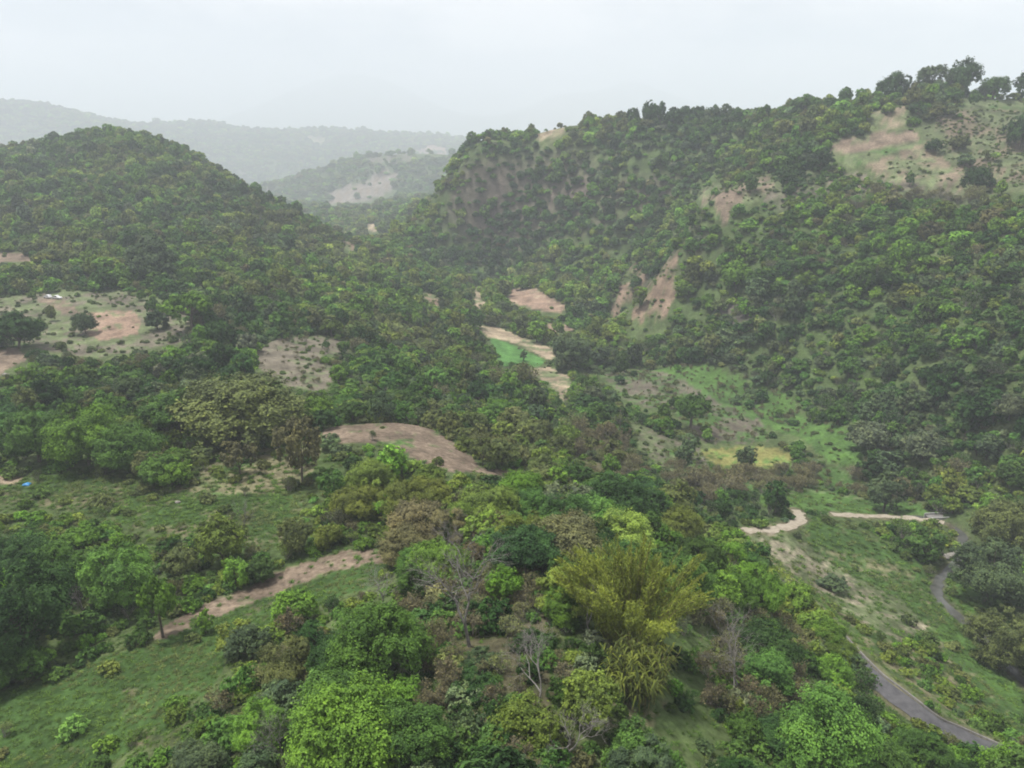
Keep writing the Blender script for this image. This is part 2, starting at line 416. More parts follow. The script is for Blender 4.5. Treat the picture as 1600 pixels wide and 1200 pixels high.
# far land is wooded; mountains are bare blue slopes in the haze
_w = smooth(7000, 9000, GY)[..., None]
COVER = COVER * (1 - _w) + C(.045, .065, .03) * _w
for key, half in (('road', 2.7), ('track', 2.0), ('track2', 1.8), ('stream', 1.6)):
    m = DIST[key] < half
    PATCH[(DIST[key] < half * .75) & ((key in ('track', 'track2')) | ((key == 'road') & (GX / GY > .60) & (GX / GY < .68)))] = 900
    TREES[m] = 0; BUSH[m] = 0; TUFT[m] = 0
    m2 = (DIST[key] < half + 2.5)
    if key == 'road': BUSH[m2 & ~m] = 1.0
    TREES[m2] = 0
    e = (1 - smooth(half * .75, half + 1.2, DIST[key]))[..., None] * (.55 + .4 * _fine[..., None])
    COVER = COVER * (1 - np.clip(e, 0, 1)) + (SAND * .55 if key != 'stream' else GREY * .8) * np.clip(e, 0, 1)

# ------------------------------------------------------------------ material helpers
def new_mat(name):
    m = bpy.data.materials.new(name)
    m.use_nodes = True
    return m, m.node_tree.nodes, m.node_tree.links, m.node_tree.nodes['Principled BSDF']

def land_material(name, rows=None, rough=0.95, bump=0.6, speck=0.45):
    m, N, L, B = new_mat(name)
    at = N.new('ShaderNodeAttribute'); at.attribute_name = 'cover'
    geo = N.new('ShaderNodeNewGeometry')
    n1 = N.new('ShaderNodeTexNoise'); n1.inputs['Scale'].default_value = 0.9; n1.inputs['Detail'].default_value = 8; n1.inputs['Roughness'].default_value = .7
    n2 = N.new('ShaderNodeTexNoise'); n2.inputs['Scale'].default_value = 0.11; n2.inputs['Detail'].default_value = 6; n2.inputs['Roughness'].default_value = .65
    L.new(geo.outputs['Position'], n1.inputs['Vector']); L.new(geo.outputs['Position'], n2.inputs['Vector'])
    r1 = N.new('ShaderNodeMapRange'); r1.inputs['From Min'].default_value = .3; r1.inputs['From Max'].default_value = .7
    r1.inputs['To Min'].default_value = 1 - speck; r1.inputs['To Max'].default_value = 1 + speck
    r2 = N.new('ShaderNodeMapRange'); r2.inputs['From Min'].default_value = .32; r2.inputs['From Max'].default_value = .68
    r2.inputs['To Min'].default_value = .55; r2.inputs['To Max'].default_value = 1.45
    L.new(n1.outputs['Fac'], r1.inputs['Value']); L.new(n2.outputs['Fac'], r2.inputs['Value'])
    mu = N.new('ShaderNodeMath'); mu.operation = 'MULTIPLY'
    L.new(r1.outputs[0], mu.inputs[0]); L.new(r2.outputs[0], mu.inputs[1])
    sc = N.new('ShaderNodeVectorMath'); sc.operation = 'SCALE'
    L.new(at.outputs['Color'], sc.inputs[0]); L.new(mu.outputs[0], sc.inputs['Scale'])
    L.new(sc.outputs[0], B.inputs['Base Color'])
    B.inputs['Roughness'].default_value = rough
    B.inputs['Specular IOR Level'].default_value = 0.1
    bp = N.new('ShaderNodeBump'); bp.inputs['Strength'].default_value = bump; bp.inputs['Distance'].default_value = .5
    h = n1.outputs['Fac']
    if rows:
        mp = N.new('ShaderNodeMapping'); mp.inputs['Rotation'].default_value = (0, 0, rows[0])
        wv = N.new('ShaderNodeTexWave'); wv.inputs['Scale'].default_value = rows[1]; wv.inputs['Distortion'].default_value = 2.2; wv.inputs['Detail'].default_value = 2
        L.new(geo.outputs['Position'], mp.inputs['Vector']); L.new(mp.outputs[0], wv.inputs['Vector'])
        ad = N.new('ShaderNodeMath'); ad.operation = 'ADD'
        L.new(wv.outputs['Fac'], ad.inputs[0]); L.new(n1.outputs['Fac'], ad.inputs[1]); h = ad.outputs[0]
    L.new(h, bp.inputs['Height']); L.new(bp.outputs[0], B.inputs['Normal'])
    return m

# bare rock breaks through where the slopes are steepest
_slope = np.hypot(np.gradient(GZ, axis=1) / np.gradient(GX, axis=1), np.gradient(GZ, axis=0) / np.gradient(GY, axis=0))
_rk = (smooth(1.15, 1.8, _slope + .35 * _mid) * smooth(300, 420, GY) * (1 - smooth(2500, 4000, GY)))[..., None] * .8
COVER = COVER * (1 - _rk) + C(.110, .090, .072) * (1 + .3 * _fine[..., None]) * _rk
M_LAND = land_material('land')
M_PLOUGH = land_material('ploughed_soil', rows=(0.5, 1.1), bump=.35, speck=.6)
M_STUBBLE = land_material('stubble', rows=(-0.35, .9), bump=.4, speck=.55)

# ------------------------------------------------------------------ land meshes
VERTS = np.c_[GX.ravel(), GY.ravel(), GZ.ravel() + CAM_Z]
_i, _j = np.meshgrid(np.arange(NS - 1), np.arange(NU - 1), indexing='ij')
_a = (_i * NU + _j)
QUADS = np.stack([_a, _a + 1, _a + NU + 1, _a + NU], -1)

def mesh_np(name, V, F, mats, face_mat=None, smooth_=False):
    """F: (n,k) array of equal-sided faces"""
    me = bpy.data.meshes.new(name)
    k = F.shape[1]
    me.vertices.add(len(V)); me.vertices.foreach_set('co', np.ascontiguousarray(V, dtype=np.float32).ravel())
    me.loops.add(F.size); me.loops.foreach_set('vertex_index', np.ascontiguousarray(F, dtype=np.int32).ravel())
    me.polygons.add(len(F)); me.polygons.foreach_set('loop_start', np.arange(0, F.size, k, dtype=np.int32))
    for m in mats: me.materials.append(m)
    if face_mat is not None: me.polygons.foreach_set('material_index', np.ascontiguousarray(face_mat, dtype=np.int32))
    me.polygons.foreach_set('use_smooth', np.full(len(F), smooth_, bool))
    me.update(calc_edges=True)
    return me

def link(name, me, parent=None, loc=None, **props):
    o = bpy.data.objects.new(name, me)
    COL.objects.link(o)
    if parent is not None: o.parent = parent
    if loc is not None: o.location = loc
    for k, v in props.items(): o[k] = v
    return o

def land_piece(name, mask, mat, **props):
    F = QUADS[mask]
    if len(F) == 0: return None
    used, inv = np.unique(F.ravel(), return_inverse=True)
    me = mesh_np(name, VERTS[used], inv.reshape(F.shape), [mat], smooth_=True)
    a = me.attributes.new('cover', 'FLOAT_COLOR', 'POINT')
    c = np.c_[COVER.reshape(-1, 3)[used], np.ones(len(used))]
    a.data.foreach_set('color', c.astype(np.float32).ravel())
    return link(name, me, kind='structure', **props)

_fq = FIELD_ID[:-1, :-1]
_yq = GY[:-1, :-1]
for k, f in enumerate(FIELDS):
    if f[0]:
        land_piece(f[0], _fq == k, M_PLOUGH if f[0] == 'ploughed_field' else (M_STUBBLE if f[0] == 'strip_field' else M_LAND), label=f[1])
land_piece('ground', (_fq < 0) & (_yq < 1000), M_LAND, label='wooded valley sides and floor under the trees')
land_piece('hills', (_fq < 0) & (_yq >= 1000) & (_yq < 9000), M_LAND, label='wooded hills beyond the bend of the valley')
land_piece('mountains', (_yq >= 9000), M_LAND, label='pale mountains almost lost in the haze')

# ------------------------------------------------------------------ road, tracks, stream: strips laid in their beds
def strip(name, L, offs, zs, mats, face_mats=None, jitter=0.0, seed=3, **props):
    """a ribbon of cross-section (offs, zs) swept along the centre line"""
    T = np.gradient(L[:, :2], axis=0); T /= np.linalg.norm(T, axis=1)[:, None] + 1e-9
    Nn = np.c_[T[:, 1], -T[:, 0]]
    V = []
    for q, (o, z) in enumerate(zip(offs, zs)):
        jj = vnoise(np.arange(len(L)) * .35, np.full(len(L), q * 7.7), seed) * jitter if q in (0, len(offs) - 1) else 0
        V.append(np.c_[L[:, :2] + Nn * (o + jj * np.sign(o if o else 1))[:, None] if np.ndim(jj) else L[:, :2] + Nn * o, L[:, 2] + CAM_Z + z])
    V = np.stack(V, 1); n, c = V.shape[:2]
    i, j = np.meshgrid(np.arange(n - 1), np.arange(c - 1), indexing='ij')
    a = i * c + j
    F = np.stack([a, a + 1, a + c + 1, a + c], -1).reshape(-1, 4)
    fm = np.tile(np.array(face_mats), n - 1) if face_mats is not None else None
    return link(name, mesh_np(name, V.reshape(-1, 3), F, mats, fm, True), **props)

def noise_mat(name, c1, c2, scale=1.0, rough=.9, bump=.2, spec=.2):
    m, N, L, B = new_mat(name)
    geo = N.new('ShaderNodeNewGeometry')
    n = N.new('ShaderNodeTexNoise'); n.inputs['Scale'].default_value = scale; n.inputs['Detail'].default_value = 6; n.inputs['Roughness'].default_value = .65
    L.new(geo.outputs['Position'], n.inputs['Vector'])
    r = N.new('ShaderNodeValToRGB'); r.color_ramp.elements[0].position = .35; r.color_ramp.elements[1].position = .65
    r.color_ramp.elements[0].color = (*c1, 1); r.color_ramp.elements[1].color = (*c2, 1)
    L.new(n.outputs['Fac'], r.inputs['Fac']); L.new(r.outputs[0], B.inputs['Base Color'])
    b = N.new('ShaderNodeBump'); b.inputs['Strength'].default_value = bump; b.inputs['Distance'].default_value = .1
    L.new(n.outputs['Fac'], b.inputs['Height']); L.new(b.outputs[0], B.inputs['Normal'])
    B.inputs['Roughness'].default_value = rough; B.inputs['Specular IOR Level'].default_value = spec
    return m

M_ASPHALT = noise_mat('asphalt', (.062, .061, .064), (.100, .098, .100), .8, .85)
M_CONCRETE = noise_mat('concrete', (.13, .125, .115), (.21, .20, .185), 1.4, .9)
M_TRACK = noise_mat('track_earth', (.22, .19, .14), (.34, .30, .235), .9, .95)
M_WATER = noise_mat('stream_water', (.050, .052, .045), (.085, .085, .075), .5, .25, .15, .5)
strip('road', ROAD_L, [-1.8, 0, 1.8], [.10, .14, .10], [M_ASPHALT], jitter=.25, kind='structure', label='narrow grey asphalt road passing the lower right corner')
strip('kerb', ROAD_L, [-2.18, -2.17, -2.0, -1.99], [-.2, .32, .32, .0], [M_CONCRETE], kind='structure', label='low concrete kerb along the valley side of the asphalt road')
strip('track', TRACK_L, [-1.5, -.7, 0, .7, 1.5], [.05, .10, .12, .10, .05], [M_TRACK], jitter=.7, kind='structure', label='pale dirt track curving up behind the strip fields')
strip('track', TRACK2_L, [-1.15, 0, 1.15], [.05, .10, .05], [M_TRACK], jitter=.6, kind='structure', label='straight pale dirt track leading to the culvert')
strip('stream', STREAM_L, [-1.1, 0, 1.1], [.12, .12, .12], [M_WATER], jitter=.6, kind='structure', label='dark narrow stream winding under the trees on the right')
# ------------------------------------------------------------------ plant materials: the tint comes from each plant
def leaf_material(name, trans=.18, spread=.60):
    m, N, L, B = new_mat(name)
    out = N['Material Output']
    tint = N.new('ShaderNodeAttribute'); tint.attribute_type = 'INSTANCER'; tint.attribute_name = 'tint'
    lv = N.new('ShaderNodeAttribute'); lv.attribute_name = 'lv'
    r = N.new('ShaderNodeMapRange'); r.inputs['To Min'].default_value = 1 - spread; r.inputs['To Max'].default_value = 1 + spread
    L.new(lv.outputs['Fac'], r.inputs['Value'])
    s = N.new('ShaderNodeVectorMath'); s.operation = 'SCALE'
    L.new(tint.outputs['Color'], s.inputs[0]); L.new(r.outputs[0], s.inputs['Scale'])
    # young outer leaves run a little yellower
    y = N.new('ShaderNodeMixRGB'); y.blend_type = 'MULTIPLY'; y.inputs['Color2'].default_value = (1.22, 1.06, .62, 1)
    L.new(lv.outputs['Fac'], y.inputs['Fac']); L.new(s.outputs[0], y.inputs['Color1'])
    L.new(y.outputs[0], B.inputs['Base Color'])
    B.inputs['Roughness'].default_value = .55; B.inputs['Specular IOR Level'].default_value = .07
    t = N.new('ShaderNodeBsdfTranslucent')
    L.new(y.outputs[0], t.inputs['Color'])
    mix = N.new('ShaderNodeMixShader'); mix.inputs['Fac'].default_value = trans
    L.new(B.outputs[0], mix.inputs[1]); L.new(t.outputs[0], mix.inputs[2]); L.new(mix.outputs[0], out.inputs['Surface'])
    return m

M_LEAF = leaf_material('leaf')
M_BARK = noise_mat('bark', (.075, .060, .045), (.14, .12, .095), 3.0, .95, .4)
M_PALEBARK = noise_mat('pale_bark', (.15, .138, .12), (.27, .255, .235), 3.0, .9, .3)
M_TWIG = noise_mat('dry_twig', (.16, .145, .12), (.29, .265, .23), 2.0, .95, .2)

def quads_at(P, Nrm, size, aspect, rng):
    """diamond leaves centred at P facing Nrm"""
    n = len(P)
    r = rng.normal(size=(n, 3))
    t = np.cross(Nrm, r); t /= np.linalg.norm(t, axis=1)[:, None] + 1e-9
    b = np.cross(Nrm, t)
    a = (size * aspect)[:, None]; c = size[:, None]
    droop = Nrm * (size * .22)[:, None]
    V = np.stack([P - t * c - droop, P + b * a, P + t * c - droop, P - b * a], 1).reshape(-1, 3)
    return V, np.arange(4 * n).reshape(-1, 4)

def tube_np(path, radii, sides=5):
    path = np.asarray(path, float); n = len(path)
    T = np.gradient(path, axis=0); T /= np.linalg.norm(T, axis=1)[:, None] + 1e-9
    ref = np.array((0.31, 0.87, 0.38))
    A = np.cross(T, ref); A /= np.linalg.norm(A, axis=1)[:, None] + 1e-9
    B = np.cross(T, A)
    th = np.arange(sides) * 2 * math.pi / sides
    V = path[:, None, :] + (A[:, None, :] * np.cos(th)[None, :, None] + B[:, None, :] * np.sin(th)[None, :, None]) * np.asarray(radii)[:, None, None]
    i, j = np.meshgrid(np.arange(n - 1), np.arange(sides), indexing='ij')
    a = i * sides + j; b = i * sides + (j + 1) % sides
    return V.reshape(-1, 3), np.stack([a, b, b + sides, a + sides], -1).reshape(-1, 4)

def merge(parts):
    Vs, Fs, o = [], [], 0
    for V, F in parts:
        Vs.append(V); Fs.append(F + o); o += len(V)
    return np.concatenate(Vs), np.concatenate(Fs)

FORMS = {  # crown centre height, vertical radius, number of clumps, clump radius, lowest clump direction, trunk radius
 'dome':  (.98, .78, 22, .40, -.55, .060),
 'round': (1.12, .98, 25, .38, -.75, .060),
 'tall':  (1.50, 1.32, 27, .40, -.85, .070),
 'flat':  (1.10, .42, 24, .30, -.15, .070),
 'open':  (1.12, .85, 16, .30, -.50, .045),
 'bush':  (.48, .62, 15, .40, -.35, .040),
 'slim':  (2.6, 2.3, 26, .62, -.85, .110),
}

def clumps_of(form, rng):
    cz, vz, n, cr, low, tr = FORMS[form]
    out = []
    k = np.arange(n) + .5
    zz = 1 - (1 - low) * k / n
    ph = k * 2.39996 + rng.uniform(0, 6.28)
    for z, p in zip(zz, ph):
        z = np.clip(z + rng.normal() * .13, -1, 1)
        s = math.sqrt(max(0, 1 - z * z))
        r = cr * rng.uniform(.50, 1.38)
        q = (1 - r * .72) * rng.uniform(.66, 1.22)
        p += rng.normal() * .35
        out.append((np.array((math.cos(p) * s * q, math.sin(p) * s * q, cz + z * vz * q)), r, rng.uniform(0, 1)))
    if form not in ('flat', 'open'):
        out.append((np.array((0, 0, cz)), cr * 1.35, .3))
    return out

def crown_np(form, nleaf, leaf, seed):
    rng = np.random.default_rng(seed)
    cl = clumps_of(form, rng)
    cz = FORMS[form][0]
    tot = sum(r * r for _, r, _ in cl)
    P, Nn, S, LV = [], [], [], []
    for c, r, sh in cl:
        n = max(6, int(nleaf * r * r / tot))
        if n > 60:                                    # leaves gather in sprays at the twig ends
            K = max(10, n // 18)
            d0 = rng.normal(size=(K, 3)); d0[:, 2] += .25; d0 /= np.linalg.norm(d0, axis=1)[:, None]
            kk = rng.integers(0, K, n); d = d0[kk] + rng.normal(size=(n, 3)) * .14
            spray = rng.uniform(.80, 1.14, K)[kk]
        else:
            d = rng.normal(size=(n, 3)); d[:, 2] += .25; spray = 1.0
        d /= np.linalg.norm(d, axis=1)[:, None]
        out = c - np.array((0, 0, cz)); out = out / (np.linalg.norm(out) + 1e-6)
        flip = (d @ out) < -.45
        d[flip] *= -1
        lump = 1 + .26 * np.sin(d[:, 0] * 5 + sh * 9) * np.sin(d[:, 1] * 5 + sh * 17) + .12 * np.sin(d[:, 2] * 9 + sh * 5)
        rad = r * lump * spray * rng.uniform(.74, 1.06, n)
        p = c + d * rad[:, None] * np.array((1, 1, .80))
        nn = d * .80 + np.array((0, 0, .46)) + rng.normal(size=(n, 3)) * .27
        nn /= np.linalg.norm(nn, axis=1)[:, None]
        P.append(p); Nn.append(nn); S.append(leaf * rng.uniform(.62, 1.35, n))
        LV.append(np.clip(.22 + .42 * sh + rng.normal(size=n) * .17, 0, 1))
    P, Nn, S, LV = np.concatenate(P), np.concatenate(Nn), np.concatenate(S), np.concatenate(LV)
    keep = P[:, 2] > .03
    P, Nn, S, LV = P[keep], Nn[keep], S[keep], LV[keep]
    V, F = quads_at(P, Nn, S, .62, rng)
    return V, F, LV, cl

def trunk_np(form, cl, seed, sides=6):
    rng = np.random.default_rng(seed + 77)
    cz, vz, n, cr, low, tr = FORMS[form]
    parts = []
    if form == 'bush':
        for c, r, _ in cl[::2]:
            parts.append(tube_np([(0, 0, -.12), c * .5 + np.array((0, 0, .05)), c], [tr, tr * .7, tr * .3], 4))
        return merge(parts)
    lean = rng.normal(size=2) * .06
    fork = np.array((lean[0], lean[1], cz - vz * .62))
    parts.append(tube_np([(0, 0, -.25), (lean[0] * .3, lean[1] * .3, fork[2] * .45), fork, (lean[0] * 1.4, lean[1] * 1.4, cz + vz * .2)], [tr * 1.45, tr, tr * .85, tr * .3], sides))
    for c, r, _ in cl[1::2]:
        mid = fork * .5 + c * .5 + np.array((0, 0, -.08)) + rng.normal(size=3) * .05
        parts.append(tube_np([fork - np.array((0, 0, .1)), mid, c], [tr * .55, tr * .36, tr * .12], max(3, sides - 2)))
    return merge(parts)

def set_lv(me, lv):
    a = me.attributes.new('lv', 'FLOAT', 'FACE')
    a.data.foreach_set('value', np.ascontiguousarray(lv, dtype=np.float32))

# branching skeleton for leafless and half-leafless plants
def branches_np(seed, levels=5, spread=.62, up=.35, ratio=.72, start=.75, r0=.055, stems=1):
    rng = np.random.default_rng(seed)
    parts, tips = [], []
    def grow(p, d, L, r, lev):
        q = p + d * L * .5 + rng.normal(size=3) * L * .07
        e = p + d * L + rng.normal(size=3) * L * .06
        parts.append(tube_np([p, q, e], [r, r * .82, r * .66], 5 if lev < 2 else 3))
        if lev >= levels:
            tips.append((e, d)); return
        k = 2 if rng.random() < .55 else 3
        for _ in range(k):
            nd = d + rng.normal(size=3) * spread + np.array((0, 0, up * .35))
            nd /= np.linalg.norm(nd)
            grow(e, nd, L * ratio * rng.uniform(.75, 1.15), r * .62, lev + 1)
        if lev >= 2 and rng.random() < .5:
            nd = d + rng.normal(size=3) * spread * 1.3; nd /= np.linalg.norm(nd)
            grow(q, nd, L * ratio * .7, r * .45, min(levels, lev + 2))
    for s in range(stems):
        d = np.array((0, 0, 1.)) + (rng.normal(size=3) * np.array((.55, .55, .1)) if stems > 1 else rng.normal(size=3) * .12)
        d /= np.linalg.norm(d)
        grow(np.array((0, 0, -.1)) + rng.normal(size=3) * (.04 if stems > 1 else 0), d, start, r0, 0)
    V, F = merge(parts)
    R = np.percentile(np.linalg.norm(V[:, :2], axis=1), 96)
    return V / R, F, [(t[0] / R, t[1]) for t in tips]

# ------------------------------------------------------------------ prototype meshes (radius 1), shared by all copies
CROWN, TRUNK = {}, {}
LODS = {'hero': (28000, .030), 'near': (9000, .055), 'mid': (2200, .112), 'far': (560, .22)}
def proto(form, var, lod):
    if lod == 'hero': var = var % 2
    key = (form, var, lod)
    if key not in CROWN:
        n, lf = LODS[lod]
        if form == 'bush': n, lf = int(n * 1.1), lf * .72
        if form == 'open': n = int(n * .72)
        if form == 'slim': n = int(n * 1.3)
        V, F, lv, cl = crown_np(form, n, lf, 1000 + 37 * var + sum(map(ord, form)))
        me = mesh_np(form + '_crown', V, F, [M_LEAF]); set_lv(me, lv)
        CROWN[key] = me
        tv, tf = trunk_np(form, cl, var, 6 if lod in ('hero', 'near') else 4)
        TRUNK[key] = mesh_np(form + '_trunk', tv, tf, [M_BARK], None, True)
    return CROWN[key], TRUNK[key]

def whole(form, var, lod):
    """crown and trunk in one mesh, for the mass of the wood"""
    n, lf = LODS[lod]
    if form in ('bush', 'open'): n = int(n * .8)
    V, F, lv, cl = crown_np(form, n, lf, 5000 + 41 * var + sum(map(ord, form)))
    if lod == 'far' or form == 'bush':
        me = mesh_np('mass_' + form, V, F, [M_LEAF]); set_lv(me, lv); return me
    tv, tf = trunk_np(form, cl, var, 4)
    V2, F2 = merge([(V, F), (tv, tf)])
    me = mesh_np('mass_' + form, V2, F2, [M_LEAF, M_BARK], np.r_[np.zeros(len(F)), np.ones(len(tf))])
    set_lv(me, np.r_[lv, np.zeros(len(tf))])
    return me

BARE = {}
def bare_proto(var):
    if var not in BARE:
        V, F, tips = branches_np(400 + var, levels=6, spread=.50, up=.5, ratio=.80, start=.62, r0=.05)
        BARE[var] = mesh_np('bare_branches', V, F, [M_PALEBARK], None, True)
    return BARE[var]

def brush(seed, leaves=900, leaf=.075, levels=5, stems=8):
    """dry twiggy brush with a thin veil of leaves"""
    V, F, tips = branches_np(seed, levels=levels, spread=.42, up=.6, ratio=.74, start=.42, r0=.022, stems=stems)
    rng = np.random.default_rng(seed)
    T = np.array([t[0] for t in tips])
    k = rng.integers(0, len(T), leaves)
    P = T[k] + rng.normal(size=(leaves, 3)) * .07
    Nn = rng.normal(size=(leaves, 3)) + np.array((0, 0, .8)); Nn /= np.linalg.norm(Nn, axis=1)[:, None]
    LV, LF = quads_at(P, Nn, leaf * rng.uniform(.5, 1.2, leaves), .55, rng)
    V2, F2 = merge([(V, F), (LV, LF)])
    me = mesh_np('brush', V2, F2, [M_TWIG, M_LEAF], np.r_[np.zeros(len(F)), np.ones(len(LF))])
    set_lv(me, np.r_[np.zeros(len(F)), np.clip(rng.normal(size=leaves) * .2 + .4, 0, 1)])
    return me

def tuft(seed, blades=26, h=1.0, w=.06, spread=.55):
    """a tuft of long blades"""
    rng = np.random.default_rng(seed)
    V, F, lv = [], [], []
    for k in range(blades):
        a = rng.uniform(0, 6.283); out = np.array((math.cos(a), math.sin(a), 0)); side = np.array((-out[1], out[0], 0))
        p0 = out * rng.uniform(0, .25); L = h * rng.uniform(.55, 1.1); s = spread * rng.uniform(.3, 1.2)
        p1 = p0 + np.array((0, 0, L * .55)) + out * s * .3
        p2 = p0 + np.array((0, 0, L * .78)) + out * s
        b = len(V)
        V += [p0 - side * w, p0 + side * w, p1 + side * w * .9, p1 - side * w * .9, p2 + side * w * .25, p2 - side * w * .25]
        F += [(b, b + 1, b + 2, b + 3), (b + 3, b + 2, b + 4, b + 5)]
        c = np.clip(rng.normal() * .22 + .45, 0, 1); lv += [c, c]
    me = mesh_np('tuft', np.array(V), np.array(F), [M_LEAF]); set_lv(me, lv)
    return me
# ------------------------------------------------------------------ planting
RNG = np.random.default_rng(20240)
TINTS = {
 'dark-green': C(.039, .091, .030), 'mid-green': C(.076, .162, .041), 'bright-green': C(.119, .238, .041), 'yellow-green': C(.153, .229, .054),
 'olive': C(.121, .160, .065), 'brownish': C(.140, .147, .082), 'silvery-green': C(.140, .186, .121), 'grey-green': C(.084, .134, .073),
}
HOR = np.maximum.accumulate((GZ + 4.0) / GY, axis=0)
HOR = np.vstack([np.full((1, NU), -9.0), HOR[:-1]])

HOR0 = np.maximum.accumulate((GZ + 0.3) / GY, axis=0)
HOR0 = np.vstack([np.full((1, NU), -9.0), HOR0[:-1]])
def seen(x, y, top, slack=0.0, HOR=HOR):
    """whether a point TOP metres above the land clears the land in front of it"""
    return (sample(GZ, x, y) + top) / y > sample(HOR, x, y * .985) - slack

def empty(name, loc, scale=(1, 1, 1), rz=0.0, **props):
    o = bpy.data.objects.new(name, None)
    COL.objects.link(o)
    o.location = loc; o.scale = scale; o.rotation_euler = (0, 0, rz)
    o.empty_display_size = .5
    for k, v in props.items(): o[k] = v
    return o

def plant(name, x, y, form, var, R, tint, lod, label, cat, group=None, h=1.0, rz=None, tilt=0.0):
    z = float(sample(GZ, x, y)) + CAM_Z
    o = empty(name, (x, y, z - .05 * R), (R * RNG.uniform(.84, 1.16), R * RNG.uniform(.84, 1.16), R * h), RNG.uniform(0, 6.28) if rz is None else rz, label=label, category=cat)
    if tilt: o.rotation_euler[0] = tilt
    if group: o['group'] = group
    cr, tr = proto(form, var, lod)
    c = link('crown' if cat == 'tree' else 'foliage', cr, o)
    c['tint'] = [float(v) for v in tint]
    link('trunk' if cat == 'tree' else 'stems', tr, o)
    return o

